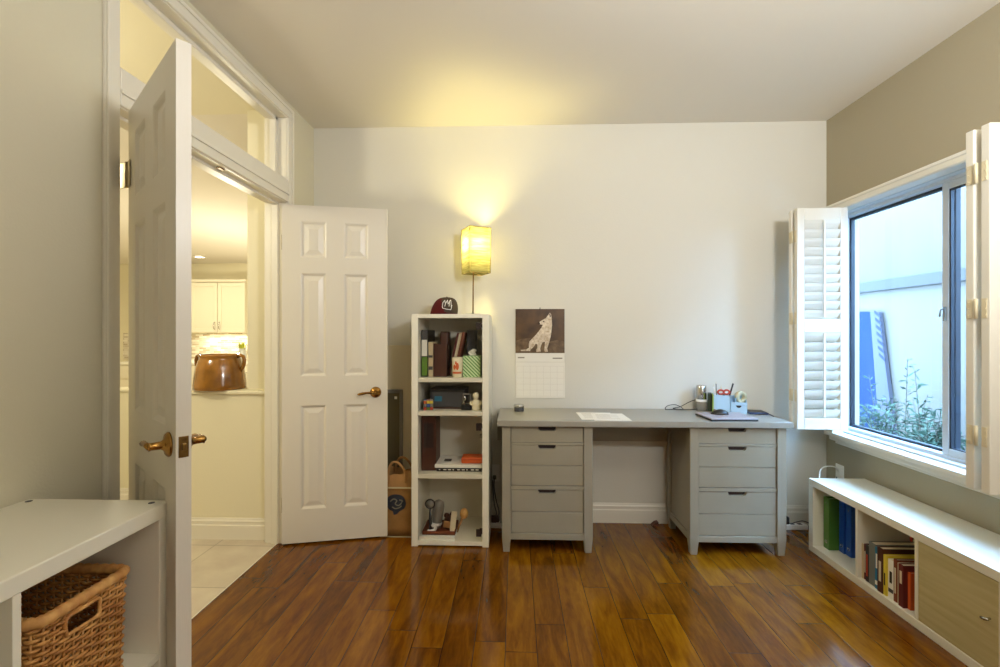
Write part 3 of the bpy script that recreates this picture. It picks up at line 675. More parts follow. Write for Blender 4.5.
t = thing('pen', 'black pen slanting up from the blue organizer', 'pen', (1.345, 2.975, ZD+.006)); e = Vector((.30, .0, 1)).normalized()
MB().tube([Vector((-.012, 0, 0)), Vector((-.012, 0, 0))+e*.10], .004, 8).build('barrel', 'navy', t); MB().tube([Vector((-.012, 0, 0))+e*.10, Vector((-.012, 0, 0))+e*.185], .0052, 8).build('cap', 'black', t)
t = thing('scissors', 'red-handled scissors standing in the blue organizer', 'scissors', (1.322, 2.965, ZD+.004))
for s_ in (-1, 1):
    pts = [(s_*.018+.018*math.cos(a), 0, .125+.013*math.sin(a)) for a in [2*PI*i/16 for i in range(16)]]
    MB().tube(pts, .006, 8, closed=True).build('handle', 'red', t)
MB().prism([(-.008, .118), (.008, .118), (.003, .004), (-.003, .004)], 'y', -.002, .002).build('blade', 'steel', t)
mb = MB(); mb.lathe([(.019, -.012), (.037, -.012), (.038, -.010), (.038, .010), (.037, .012), (.019, .012), (.019, -.012)], 32)
tp = tag(mb.build('tape_roll', 'tape'), 'roll of tan tape standing in the tray of the blue organizer', 'tape'); tp.location = (1.429, 2.965, ZD+.099); tp.rotation_euler = (PI/2, 0, .25)

lp = thing('laptop', 'closed laptop with a lilac-silver lid and dark edge on the desk', 'laptop', (1.245, 2.765, ZD), math.radians(3))
MB().box((-.135, -.105, 0), (.135, .105, .010), .003).build('base', 'black', lp)
MB().box((-.135, -.105, .0105), (.135, .105, .0175), .003).build('lid', 'lilac', lp)
ms = thing('computer_mouse', 'dark computer mouse on the closed laptop', 'mouse', (1.225, 2.80, ZD+.0175), math.radians(80))
def blob(sx, sy, sz, flat=0.0):
    b = MB(); bmesh.ops.create_uvsphere(b.bm, u_segments=28, v_segments=16, radius=1.0)
    for v in b.bm.verts:
        z = v.co.z
        v.co = Vector((v.co.x*sx, v.co.y*sy, max(z, flat)*sz))
    for f in b.bm.faces: f.smooth = True
    return b
b = blob(.030, .050, .030, 0.0)
for v in b.bm.verts: v.co.z *= (1 - .25*max(0, v.co.y/.05)); v.co.z = max(0, v.co.z)
b.build('mouse_shell', 'black', ms); MB().lathe([(0, -.003), (.008, -.003), (.008, .003), (0, .003)], 16, T=Tr(0, .028, .022) @ Ry(PI/2)).build('scroll_wheel', 'mgrey', ms)
ph = thing('tablet', 'dark navy tablet lying right of the laptop with a cable', 'tablet', (1.515, 2.95, ZD), math.radians(-8))
MB().box((-.055, -.06, 0), (.055, .06, .012), .005).build('tablet_body', 'navy', ph); MB().box((-.048, -.053, .0118), (.048, .053, .0126), .0003).build('screen', 'black', ph)
def bez(pts, n=10):
    pts = [Vector(p_) for p_ in pts]; out = []
    P_ = [pts[0]] + pts + [pts[-1]]
    for i in range(1, len(P_)-2):
        a, b_, c, d = P_[i-1:i+3]
        for k in range(n):
            u = k/n; out.append(.5*((2*b_) + (-a+c)*u + (2*a-5*b_+4*c-d)*u*u + (-a+3*b_-3*c+d)*u**3))
    out.append(pts[-1]); return out
tag(MB().tube(bez([(1.49, 2.91, ZD+.006), (1.535, 2.885, ZD+.012), (1.555, 2.86, ZD+.006), (1.552, 2.82, ZD+.003)]), .0025, 6).build('charging_cable', 'navy'), 'short navy cable running off the tablet at the right end of the desk', 'cable')
tag(MB().tube(bez([(1.19, 3.03, ZD+.01), (1.12, 3.05, ZD+.004), (1.04, 3.06, ZD+.003), (.985, 3.05, ZD+.003), (1.0, 3.06, ZD+.025), (1.06, 3.075, ZD+.03), (1.10, 3.05, ZD+.004), (1.03, 3.04, ZD+.012), (1.08, 3.055, ZD+.02), (1.13, 3.06, ZD+.045), (1.17, 3.05, ZD+.065), (1.193, 3.04, ZD+.066)]), .0025, 6).build('power_cable', 'black'), 'black cable looping on the desk beside the chrome canister', 'cable')

# ------------------------------------------------------------------ wall calendar
cl = thing('wall_calendar', 'wall calendar with a sepia photograph of a white dog', 'calendar', (.167, 3.118, .835))
def CX(px, py): return (-.165+.33*px, .303+.298*(1-py))      # position on the photograph, 0..1
mb = MB(); mb.box((-.165, -.005, .243), (.165, -.001, .603), .001).build('upper_sheet', 'paper', cl)
pc = MB().box((-.165, -.0062, .303), (.165, -.0051, .601)).build('picture', 'sepia', cl)
mb = MB(); mb.prism([CX(0, .72), CX(.12, .68), CX(.3, .66), CX(.45, .74), CX(.7, .74), CX(.85, .70), CX(1, .74), CX(1, 1), CX(0, 1)], 'y', -.0066, -.0061); mb.build('printed_ground', 'sepia2', pc)
dog = [(.47, .325), (.50, .285), (.56, .245), (.62, .205), (.655, .155), (.70, .085), (.725, .12), (.735, .20), (.74, .27), (.745, .36), (.735, .47), (.725, .58), (.705, .68), (.675, .80), (.645, .90), (.665, .965), (.60, .975), (.585, .93), (.595, .84), (.60, .74), (.55, .76), (.525, .82), (.505, .90), (.515, .965), (.425, .97), (.42, .93), (.445, .88), (.44, .80), (.41, .79), (.37, .86), (.30, .93), (.30, .955), (.12, .955), (.10, .93), (.22, .915), (.275, .88), (.27, .80), (.29, .73), (.35, .66), (.42, .58), (.48, .50), (.53, .42), (.555, .36), (.52, .355), (.49, .35)]
MB().prism([CX(*q) for q in dog], 'y', -.0071, -.0065).build('printed_dog', 'dogfur', pc)
mb = MB()
for q, r in (((.475, .328), .008), ((.575, .285), .005)): mb.lathe([(0, 0), (r, 0), (r, .0004), (0, .0004)], 12, T=Tr(CX(*q)[0], -.0071, CX(*q)[1]) @ Rx(PI/2))
mb.prism([CX(.69, .12), CX(.705, .10), CX(.72, .17), CX(.70, .2)], 'y', -.0075, -.007)
mb.build('printed_detail', 'sepia_dark', pc)
mb = MB(); mb.box((-.150, -.0056, .268), (-.105, -.005, .276)).box((.085, -.0056, .264), (.150, -.005, .272)).build('printed_heading', 'print_dark', cl)
MB().box((-.165, -.004, 0), (.168, -.001, .241), .001).build('lower_sheet', 'paper', cl)
mb = MB()
for k in range(8): mb.box((-.158+.0455*k, -.0047, .012), (-.1572+.0455*k, -.004, .214))
for k in range(6): mb.box((-.158, -.0047, .012+.0404*k), (.161, -.004, .0128+.0404*k))
mb.build('date_grid', 'print_grey', cl)
MB().tube(bez([(-.002, -.004, .600), (-.002, -.006, .608), (.002, -.006, .608), (.002, -.004, .600)], 4), .0012, 6).lathe([(0, .006), (.004, .005), (.004, .003), (.0015, .003), (.0015, 0)], 10, T=Tr(0, -.002, .606) @ Rx(PI/2)).build('nail', 'dgrey', cl)

# ------------------------------------------------------------------ tall bookcase with a glass door
X0, X1, Y0, Y1, ZT = -.619, -.157, 2.725, 3.10, 1.386
bk = thing('tall_bookcase', 'tall narrow white bookcase with a glass door in front of the back wall', 'bookcase', ((X0+X1)/2, 2.91, 0))
for xa in (X0, X1-.039): MB().box((xa, Y0, 0), (xa+.039, Y1, ZT), .002).build('side_panel', 'white_lam', bk, True)
MB().box((X0+.039, Y0, ZT-.024), (X1-.039, Y1, ZT), .002).build('top_panel', 'white_lam', bk, True)
MB().box((X0+.039, Y0, .008), (X1-.039, Y1, .033), .002).build('bottom_panel', 'white_lam', bk, True)
for z in (.979, .779, .404): MB().box((X0+.039, Y0+.006, z), (X1-.039, Y1-.006, z+.026), .002).build('shelf', 'white_lam', bk, True)
MB().box((X0+.02, Y1-.006, .02), (X1-.02, Y1-.001, ZT-.01)).build('back_panel', 'white_lam', bk, True)
gd = MB().box((X0+.042, Y0-.006, .036), (X1-.042, Y0-.002, ZT-.028), .001).build('glass_door', 'cabglass', bk, True)
for z in (1.315, .715, .085):
    h = MB().box((X1-.076, Y0-.001, z-.022), (X1-.044, Y0+.006, z+.022), .002)
    h.box((X1-.058, Y0+.006, z-.010), (X1-.0395, Y0+.05, z+.010), .002); h.build('hinge', 'dark', gd, True)
    MB().box((X1-.060, Y0+.075, z-.085), (X1-.0395, Y0+.095, z-.06), .002).build('shelf_pin', 'mgrey', bk, True)

# the lamp and the cap on its top
lm = thing('table_lamp', 'lit square paper-shade lamp standing on the tall bookcase', 'lamp', (-.272, 2.95, ZT))
MB().lathe([(0, 0), (.062, 0), (.062, .006), (.05, .010), (.008, .012), (.006, .02), (0, .02)], 32).build('base', 'dgrey', lm)
MB().tube([(0, 0, .01), (.002, 0, .20), (.0045, 0, .42)], .0045, 10).build('pole', 'brass_dark', lm)
c0, rot = (.020, 0), math.radians(28)
def shade_ring(z, hw, jit=0): return [Vector((c0[0]+hw*math.sqrt(2)*math.cos(rot+PI/4+PI/2*k), hw*math.sqrt(2)*math.sin(rot+PI/4+PI/2*k), z)) for k in range(4)]
zb_, zt_, hb_, ht_ = .268, .556, .069, .072
mb = MB(); rows = []
for j in range(13):
    u = j/12; R_ = shade_ring(zb_+(zt_-zb_)*u, hb_+(ht_-hb_)*u); row = []
    for k in range(4):
        for i in range(5):
            q = R_[k].lerp(R_[(k+1) % 4], i/5); n = (q-Vector((c0[0], 0, q.z))).normalized()
            row.append(mb.bm.verts.new(q + n*(0 if i == 0 else random.uniform(-.003, .001))))
    rows.append(row)
for A, B in zip(rows, rows[1:]):
    for k in range(20): mb.bm.faces.new((A[k], A[(k+1) % 20], B[(k+1) % 20], B[k])).smooth = True
sd = mb.build('lamp_shade', 'shade', lm)
mb = MB(); A, B = shade_ring(zb_, hb_+.001), shade_ring(zt_, ht_+.001)
mb.tube(A, .0016, 6, closed=True).tube(B, .0016, 6, closed=True)
for k in range(4): mb.tube([A[k], B[k]], .0016, 6)
mb.tube([A[0].lerp(A[2], 0), A[2]], .0012, 6); mb.build('shade_frame', 'shade_wire', sd)
MB().lathe([(0, .33), (.010, .33), (.010, .36), (.013, .375), (.011, .395), (.004, .408), (0, .41)], 20, c=(.005, 0, 0)).build('bulb', 'bulb', lm)
pt('lamp_bulb_light', (-.264, 2.95, ZT+.45), 20, (1.0, .85, .31), .038)

cp = thing('baseball_cap', 'maroon and charcoal baseball cap with a white crown emblem on the tall bookcase', 'cap', (-.452, 2.895, ZT))
mb = MB(); bm = mb.bm; nU, nV = 40, 12; rings = []
def cap_pt(u, v):      # u around, v 0..1 from brim line to top
    a = 2*PI*u; rx, ry = .086, .098
    hgt = .112; s_ = math.cos(v*PI/2)**.62; z = hgt*math.sin(v*PI/2)**.95
    x = rx*math.cos(a)*s_; y = ry*math.sin(a)*s_
    if x < 0: x -= .0; z *= 1-.0*u
    x += .020*(z/hgt) ; 
    if math.cos(a) < 0: z *= 1 - .0
    return Vector((x, y, z))
for j in range(nV+1):
    v = j/nV
    if j == nV: rings.append([bm.verts.new(cap_pt(0, 1))])
    else: rings.append([bm.verts.new(cap_pt(i/nU, v)) for i in range(nU)])
for j in range(nV):
    A, B = rings[j], rings[j+1]
    for i in range(nU):
        f = bm.faces.new([A[i], A[(i+1) % nU], B[(i+1) % nU], B[i]] if len(B) > 1 else [A[i], A[(i+1) % nU], B[0]]); f.smooth = True
        cx_ = sum((v.co for v in f.verts), Vector())/len(f.verts); f.material_index = 0 if cx_.x < .010-.35*(cx_.z-.05) else 1
crown = mb.build('crown', ['maroon', 'olive'], cp)
mb = MB(); bm = mb.bm; R0, R1 = [], []          # bill, pushed towards the left and kept short in view
for i in range(17):
    a = math.radians(-118 + 92*i/16); R0.append((.080*math.cos(a), .092*math.sin(a), .004)); k = math.sin(PI*i/16)
    R1.append(((.088+.05*k**.6)*math.cos(a), (.098+.055*k**.6)*math.sin(a), .004-.003*(1-k)))
for i in range(16):
    for dz, fl in ((0, 0), (.004, 1)):
        q = [(*R0[i][:2], R0[i][2]+dz), (*R0[i+1][:2], R0[i+1][2]+dz), (*R1[i+1][:2], R1[i+1][2]+dz), (*R1[i][:2], R1[i][2]+dz)]
        bm.faces.new([bm.verts.new(p_) for p_ in q])
    q = [R1[i], R1[i+1], (*R1[i+1][:2], R1[i+1][2]+.004), (*R1[i][:2], R1[i][2]+.004)]; bm.faces.new([bm.verts.new(p_) for p_ in q])
bmesh.ops.remove_doubles(bm, verts=bm.verts, dist=1e-5); bmesh.ops.recalc_face_normals(bm, faces=bm.faces)
mb.build('bill', 'maroon', cp)
blob(.006, .006, .005, -1).build('button', 'maroon', cp).location = (.020, 0, .112)
# the emblem: a jagged crown whose points read as two letters M over a base line
logo = [[(-.022, .014), (-.026, .042), (-.019, .058), (-.010, .036), (-.002, .060), (.004, .034), (.012, .054), (.020, .060), (.021, .034), (.024, .012)], [(-.024, .022), (-.020, .012), (0, .006), (.022, .004), (.026, .030)], [(-.010, .036), (-.012, .022)], [(.012, .054), (.010, .022)]]
mb = MB()
for ln in logo:
    P_ = []
    for q in bez([(a, 0, b_) for a, b_ in ln], 4) if False else [Vector((a, 0, b_)) for a, b_ in ln]:
        P_.append(q)
    out = []
    for a_, b_ in zip(P_, P_[1:]):
        for k in range(4): out.append(a_.lerp(b_, k/4))
    out.append(P_[-1]); res = []
    for q in out:    # wrap on the crown: facing the viewer and a little to the right
        z = .030 + (q.z-.004)*1.1; s_ = z/.112; v = math.asin(min(1, max(0, s_))**(1/.95))/(PI/2)
        th = math.radians(-72) + q.x*1.25/.085
        c_ = cap_pt(th/(2*PI), v); nrm = Vector((math.cos(th), math.sin(th), .35)).normalized()
        res.append(c_ + nrm*.0012)
    mb.tube(res, .0021, 6)
mb.build('emblem', 'white', crown)

# --- upper compartment
def book(name, label, cat, a, b, m, group=None, tilt=0.0, spine=None, pages=None, axis='y'):
    """upright book: box a..b, spine towards -y (axis y) or -x (axis x); pages as a lighter block inside the boards"""
    cxx = ((a[0]+b[0])/2, (a[1]+b[1])/2, a[2])
    t = thing(name, label, cat, cxx, 0, group)
    A = [a[i]-cxx[i] for i in range(3)]; B = [b[i]-cxx[i] for i in range(3)]
    T = Ry(tilt) if axis == 'y' else Rx(tilt)
    th = .003; mb = MB(); pb = MB()
    if axis == 'y':
        mb.box((A[0], A[1], 0), (A[0]+th, B[1], B[2]), .0008, T=T).box((B[0]-th, A[1], 0), (B[0], B[1], B[2]), .0008, T=T).box((A[0], A[1]-.002, 0), (B[0], A[1]+th, B[2]), .001, T=T)
        pb.box((A[0]+th, A[1]+th, .003), (B[0]-th, B[1]-.004, B[2]-.004), 0, T=T)
    else:
        mb.box((A[0], A[1], 0), (B[0], A[1]+th, B[2]), .0008, T=T).box((A[0], B[1]-th, 0), (B[0], B[1], B[2]), .0008, T=T).box((A[0]-.002, A[1], 0), (A[0]+th, B[1], B[2]), .001, T=T)
        pb.box((A[0]+th, A[1]+th, .003), (B[0]-.004, B[1]-th, B[2]-.004), 0, T=T)
    mb.build('cover', m, t); pb.build('pages', pages or 'offpaper', t)
    if spine:
        for (z0, z1, sm, nm) in spine:
            s2_ = MB(); H_ = B[2]
            if axis == 'y': s2_.box((A[0]+.0015, A[1]-.0032, H_*z0), (B[0]-.0015, A[1]-.0015, H_*z1), .0005, T=T)
            else: s2_.box((A[0]-.0032, A[1]+(B[1]-A[1])*(.30 if 'title' in nm else .1), H_*z0), (A[0]-.0015, B[1]-(B[1]-A[1])*(.30 if 'title' in nm else .1), H_*z1), .0004, T=T)
            s2_.build(nm, sm, t)
    return t
ZS = 1.005; YS = 2.80
book('ring_binder', 'black binder with white and green spine bands at the left of the top shelf', 'binder', (-.574, YS, ZS), (-.537, 3.06, 1.292), 'black', spine=[(.03, .42, 'green2', 'green_label'), (.44, .79, 'paper', 'white_label'), (.81, .97, 'dgrey', 'grey_label')])
book('book', 'thin white book next to the black binder on the top shelf', 'book', (-.531, YS, ZS), (-.503, 3.0, 1.218), 'beigebook', spine=[(.2, .3, 'dgrey', 'spine_mark'), (.55, .62, 'dgrey', 'spine_mark')])
tag(MB().box((-.496, 3.03, ZS), (-.450, 3.06, 1.285), .004).build('folder', 'beigebook'), 'pale folder standing at the back of the top shelf', 'folder')
book('book', 'wide dark brown leather album in the middle of the top shelf', 'book', (-.500, YS, ZS), (-.419, 2.895, 1.206), 'brown')
tag(MB().box((-.478, YS+.10, ZS), (-.425, 3.02, 1.283), .010).build('leather_case', 'brown'), 'tall dark brown leather case behind the brown album', 'case')
tl = math.radians(12)
for k, (x, m, lab, h, wd) in enumerate([(-.416, 'maroonbook', 'dark red book leaning right against the brown album', .275, .011), (-.404, 'offpaper', 'cream booklet leaning beside the dark red book on the top shelf', .27, .007), (-.396, 'beigebook', 'beige booklet in the row of leaning books on the top shelf', .275, .007), (-.388, 'brown2', 'red-brown book leaning at the right of the leaning row', .28, .018)]):
    book('book', lab, 'book', (x, YS+.05+.005*k, ZS+.006), (x+wd, YS+.22, ZS+h), m, 'leaning books on the top shelf', tilt=tl)
book('ring_binder', 'dark grey binder standing behind the green tissue box', 'binder', (-.306, YS+.115, ZS), (-.253, 3.06, 1.291), 'dgrey')
t = thing('mug', 'cream mug with an orange motif on the top shelf', 'mug', (-.353, YS-.005, ZS))
MB().lathe([(0, 0), (.028, 0), (.030, .003), (.0315, .06), (.0325, .118), (.031, .121), (.0295, .118), (.028, .01), (0, .008)], 32).build('mug_body', 'ivory', t)
MB().tube(bez([(.030, .012, .095), (.045, .02, .098), (.056, .024, .075), (.052, .022, .045), (.031, .014, .03)], 5), .004, 8).build('handle', 'ivory', t)
mb = MB()
def on_mug(a, z): return (.0330*math.cos(a), .0330*math.sin(a), z)
for (ac, zc, ra, rz_) in ((-2.0, .062, .26, .016), (-1.45, .066, .30, .022), (-1.72, .088, .18, .010)):
    c_ = mb.bm.verts.new(on_mug(ac, zc)); ring = [mb.bm.verts.new(on_mug(ac+ra*math.cos(2*PI*i/18), zc+rz_*math.sin(2*PI*i/18))) for i in range(18)]
    for i in range(18): mb.bm.faces.new((c_, ring[i], ring[(i+1) % 18]))
for i in range(16):
    a, b_ = -2.5+1.9*i/16, -2.5+1.9*(i+1)/16
    mb.quad(on_mug(a, .022), on_mug(b_, .022), on_mug(b_, .034), on_mug(a, .034))
mb.build('motif', 'orange', t)
def stripes():
    m = bpy.data.materials.new('green_striped_card'); m.use_nodes = True; nt = m.node_tree; N = nt.nodes; b = N['Principled BSDF']
    tc = N.new('ShaderNodeTexCoord'); sp = N.new('ShaderNodeSeparateXYZ'); nt.links.new(tc.outputs['Object'], sp.inputs[0])
    v = math_node(nt, 'FRACT', math_node(nt, 'MULTIPLY', math_node(nt, 'ADD', math_node(nt, 'ADD', sp.outputs[0], sp.outputs[1]), sp.outputs[2]), 46.0))
    mx = N.new('ShaderNodeMix'); mx.data_type = 'RGBA'; nt.links.new(math_node(nt, 'LESS_THAN', v, .42), mx.inputs[0]); mx.inputs[6].default_value = (*srgb(206, 228, 184), 1); mx.inputs[7].default_value = (*srgb(92, 152, 72), 1)
    nt.links.new(mx.outputs[2], b.inputs['Base Color']); b.inputs['Roughness'].default_value = .6; return m
t = thing('tissue_box', 'green striped tissue box at the right of the top shelf', 'tissue box', (-.266, YS+.05, ZS))
MB().box((-.053, -.056, 0), (.053, .056, .128), .002).build('carton', stripes(), t)
mb = MB(); bm = mb.bm; g = [[None]*7 for _ in range(7)]
for i in range(7):
    for j in range(7):
        u, v = i/6, j/6; g[i][j] = bm.verts.new((-.022+.044*u+.006*math.sin(7*v), -.012+.024*abs(math.sin(3.5*u+2*v)), .122+.05*v*(1-.5*abs(u-.6))))
for i in range(6):
    for j in range(6): bm.faces.new((g[i][j], g[i+1][j], g[i+1][j+1], g[i][j+1])).smooth = True
mb.build('tissue', 'paper', t)

# --- second compartment
ZS = .805
def cube_mat(): return ['black', 'red', 'yellow', 'blue', 'green2', 'orange', 'white']
t = thing('puzzle_cube', 'colourful puzzle cube at the left of the second shelf', 'puzzle cube', (-.533, 2.80, ZS), math.radians(12))
MB().box((-.029, -.029, 0), (.029, .029, .058), .003).build('core', 'black', t)
cols = ['orange', 'yellow', 'yellow', 'mgrey', 'blue', 'mgrey', 'red', 'green2', 'red']
for r in range(3):
    for c in range(3):
        for nm, fn in (('front', lambda x, z: ((x-.0085, -.0297, z-.0085), (x+.0085, -.0288, z+.0085))), ('right', lambda x, z: ((.0288, x-.0085, z-.0085), (.0297, x+.0085, z+.0085)))):
            a, b_ = fn(-.0193+.0193*c, .0097+.0193*(2-r)); m_ = cols[r*3+c] if nm == 'front' else random.choice(['red', 'green2', 'white', 'orange'])
            MB().box(a, b_, .0006).build('sticker', m_, t)
        MB().box((-.0193+.0193*c-.0085, -.0193+.0193*r-.0085, .0577), (-.0193+.0193*c+.0085, -.0193+.0193*r+.0085, .0586), .0006).build('sticker', random.choice(['orange', 'white', 'blue']), t)
t = thing('storage_case', 'dark grey case with a small blue label on the second shelf', 'case', (-.415, 2.90, ZS), math.radians(-3))
MB().box((-.108, -.075, .008), (.108, .09, .112), .008).build('case_body', 'dgrey', t); MB().box((-.111, -.078, .104), (.111, .093, .124), .006).build('lid', 'black', t)
MB().box((-.080, -.0765, .046), (-.034, -.075, .078), .001).build('label', 'teal', t); MB().box((-.105, -.072, 0), (.105, .085, .009), .002).build('base', 'brown', t)
t = thing('desk_ornament', 'small black stand with a silver figure on the second shelf', 'ornament', (-.296, 2.80, ZS))
MB().box((-.032, -.025, 0), (.032, .03, .034), .003).build('plinth', 'black', t)
MB().box((-.026, .0, .034), (.026, .014, .098), .004).build('frame', 'mgrey', t); MB().box((-.020, -.002, .040), (.020, .001, .092), .002).build('face', 'black', t)
MB().tube(bez([(-.012, -.006, .034), (-.016, -.008, .05), (-.008, -.008, .066), (-.012, -.006, .082)], 4), .005, 8).build('figure', 'chrome', t)
t = thing('figurine', 'small ivory figurine at the right of the second shelf', 'figurine', (-.240, 2.80, ZS))
MB().lathe([(0, 0), (.026, 0), (.029, .008), (.027, .02), (.030, .034), (.027, .048), (.018, .058), (.012, .066), (.016, .072), (.020, .084), (.018, .096), (.010, .104), (0, .106)], 28).build('body', 'ivory', t)
for s_ in (-1, 1): MB().tube(bez([(s_*.020, -.004, .052), (s_*.033, -.008, .046), (s_*.030, -.018, .034), (s_*.018, -.026, .032)], 4), .005, 8).build('arm', 'ivory', t)

# --- third compartment
ZS = .430
t = thing('wine_box', 'tall dark brown box with a string handle on the third shelf', 'box', (-.530, 2.86, ZS))
MB().box((-.045, -.06, 0), (.045, .10, .335), .003).build('carton', 'brown', t)
MB().tube(bez([(-.018, -.061, .30), (-.020, -.066, .27), (-.012, -.066, .245), (-.008, -.066, .27), (-.006, -.061, .30)], 5), .002, 6).build('cord', 'black', t)
MB().box((-.030, -.0612, .14), (.030, -.060, .29), .0005).build('window_panel', 'dark', t)
t = thing('book', 'dark-edged thick book lying flat under a white tablet case', 'book', (-.335, 2.87, ZS))
MB().box((-.145, -.08, 0), (.132, .13, .004), .001).box((-.145, -.08, .019), (.132, .13, .023), .001).box((-.145, -.082, 0), (.132, -.078, .023), .001).build('cover', 'black', t); MB().box((-.142, -.077, .004), (.129, .128, .019)).build('pages', 'paper', t)
mb = MB()
for k in range(9): mb.box((-.13+.028*k, -.0835, .009), (-.13+.028*k+(.018 if k % 3 else .008), -.0815, .014))
mb.build('spine_title', 'paper', t)
t = thing('tablet_case', 'white flat case lying on the dark book on the third shelf', 'case', (-.340, 2.875, ZS+.0232))
MB().box((-.150, -.095, 0), (.138, .12, .021), .004).build('case_shell', 'white', t); MB().box((-.105, -.02, .0205), (-.06, .03, .0225), .001).build('clasp', 'black', t)
t = thing('flat_box', 'orange flat box on top of the white case', 'box', (-.262, 2.85, ZS+.0445))
MB().box((-.068, -.05, 0), (.063, .05, .037), .008).build('box_body', 'orange', t); MB().box((-.069, -.051, .026), (.064, .051, .030), .001).build('lid_seam', 'red', t)

# --- bottom compartment
ZS = .0335
t = thing('book', 'white book lying flat at the bottom of the tall bookcase', 'book', (-.468, 2.83, ZS))
MB().box((-.108, -.09, 0), (.108, .12, .003), .001).box((-.108, -.09, .018), (.108, .12, .021), .001).box((-.108, -.09, 0), (-.105, .12, .021), .001).build('cover', 'white', t); MB().box((-.105, -.088, .003), (.106, .118, .018)).build('pages', 'paper', t)
ZB = ZS+.0212
t = thing('photo_tray', 'brown wooden tray of small things on the flat white book', 'tray', (-.462, 2.85, ZB))
mb = MB(); mb.box((-.10, -.09, 0), (.10, .085, .006), .001)
for a, b_ in (((-.10, -.09, 0), (.10, -.084, .022)), ((-.10, .079, 0), (.10, .085, .022)), ((-.10, -.09, 0), (-.094, .085, .022)), ((.094, -.09, 0), (.10, .085, .022))): mb.box(a, b_, .001)
mb.build('tray_body', 'brown2', t)
t = thing('grey_roll', 'thick grey roll with a rounded end leaning at the left of the bottom shelf', 'roll', (-.487, 2.86, ZB+.006))
T = Tr(-.006, 0, .034) @ Ry(math.radians(9)) 
MB().lathe([(0, 0), (.030, 0), (.034, .004), (.036, .06), (.035, .135), (.028, .16), (.012, .17), (0, .171)], 28, T=T @ Tr(0, 0, -.034)).build('roll_body', 'mgrey', t)
MB().lathe([(.0345, .02), (.037, .024), (.037, .034), (.0345, .038)], 28, T=T @ Tr(0, 0, -.034)).build('band', 'white', t)
t = thing('magnifying_glass', 'round magnifying glass with a dark handle leaning on the grey roll', 'magnifier', (-.523, 2.81, ZB+.006), 0)
ring = [(.028*math.cos(a), 0, .162+.028*math.sin(a)) for a in [2*PI*i/28 for i in range(28)]]
MB().tube(ring, .004, 8, closed=True).build('rim', 'black', t); MB().lathe([(0, -.002), (.025, -.001), (.025, .001), (0, .002)], 24, T=Tr(0, 0, .162) @ Rx(PI/2)).build('lens', 'mgrey', t)
MB().tube([(0, 0, .134), (0, 0, .10), (.002, 0, .05), (.004, 0, 0)], [.005, .007, .010, .011], 10).build('handle', 'dgrey', t)
t = thing('hook', 'white plastic hook lying in front of the grey roll', 'hook', (-.502, 2.775, ZB+.006))
MB().tube(bez([(-.03, 0, .012), (-.01, 0, .010), (.012, 0, .018), (.018, 0, .034), (.008, 0, .046), (-.002, 0, .040)], 5), [.0095]*25+[.008], 8).build('hook_body', 'white', t)
t = thing('leather_bundle', 'dark brown bundle in the wooden tray on the bottom shelf', 'pouch', (-.412, 2.875, ZB+.006))
blob(.042, .05, .075, -0.0).build('bundle', 'brown', t)
for q in ((-.015, -.02, .066), (.02, -.01, .072)): MB().lathe([(0, 0), (.016, .002), (.018, .012), (.012, .022), (0, .025)], 18, c=q).build('knob', 'brown', t)
MB().box((-.035, -.055, .01), (.03, -.046, .05), .003, T=Ry(.15)).build('flap', 'tan', t)
tag(MB().box((-.017, -.003, 0), (.017, .003, .117), .001, T=Tr(-.384, 2.80, ZB+.007) @ Ry(math.radians(5)) @ Rx(-.1)).build('picture_card', 'offpaper'), 'pale upright card standing in the wooden tray on the bottom shelf', 'card')
t = thing('wooden_stick', 'amber ball-headed wooden stick leaning at the right of the wooden tray', 'stick', (-.350, 2.85, ZS))
MB().tube([(-.012, 0, .002), (.02, .0, .09)], [.006, .008], 10).build('stick', 'tan', t)
blob(.026, .026, .033, -1).build('ball', 'wickerball', t).location = (.032, 0, .118)

# ------------------------------------------------------------------ behind the open door: panel, mirror, bag in a clear bin
tag(bx('foam_board', 'offpaper', (-.93, 3.094, .14), (-.69, 3.104, 1.19), .002), 'large plain tan board against the wall behind the tall bookcase', 'board')
t = thing('framed_panel', 'narrow grey-framed panel leaning behind the bag', 'panel', (-.835, 3.06, 0))
mb = MB()
for a, b_ in (((-.10, 0, 0), (-.078, .018, .893)), ((.058, 0, 0), (.080, .018, .893)), ((-.078, 0, .87), (.058, .018, .893)), ((-.078, 0, 0), (.058, .018, .025))): mb.box(a, b_, .003)
mb.build('frame', 'mgrey', t); MB().box((-.079, .006, .024), (.059, .012, .871)).build('pane', 'mirror', t); MB().box((.025, -.001, .83), (.042, .004, .848), .001).build('sticker', 'paper', t)
t = thing('storage_bin', 'clear plastic bin on the floor beside the tall bookcase', 'bin', (-.74, 2.93, 0))
mb = MB(); hx, hy, hb = .104, .085, .312
for a, b_ in (((-hx, -hy, 0), (hx, hy, .004)), ((-hx, -hy, 0), (hx, -hy+.003, hb)), ((-hx, hy-.003, 0), (hx, hy, hb)), ((-hx, -hy, 0), (-hx+.003, hy, hb)), ((hx-.003, -hy, 0), (hx, hy, hb))): mb.box(a, b_)
mb.build('bin_walls', 'clearbox', t)
mb = MB()
for a, b_ in (((-hx-.004, -hy-.004, hb-.008), (hx+.004, -hy+.003, hb)), ((-hx-.004, hy-.003, hb-.008), (hx+.004, hy+.004, hb)), ((-hx-.004, -hy, hb-.008), (-hx+.003, hy, hb)), ((hx-.003, -hy, hb-.008), (hx+.004, hy, hb)), ((-hx, -hy-.001, 0), (hx, -hy+.002, .006))): mb.box(a, b_, .001)
mb.build('rim', 'clearrim', t)
t = thing('paper_bag', 'tan paper bag with looped handles and a dark blue emblem inside the clear bin', 'bag', (-.74, 2.93, .005))
mb = MB(); bm = mb.bm; rows = []
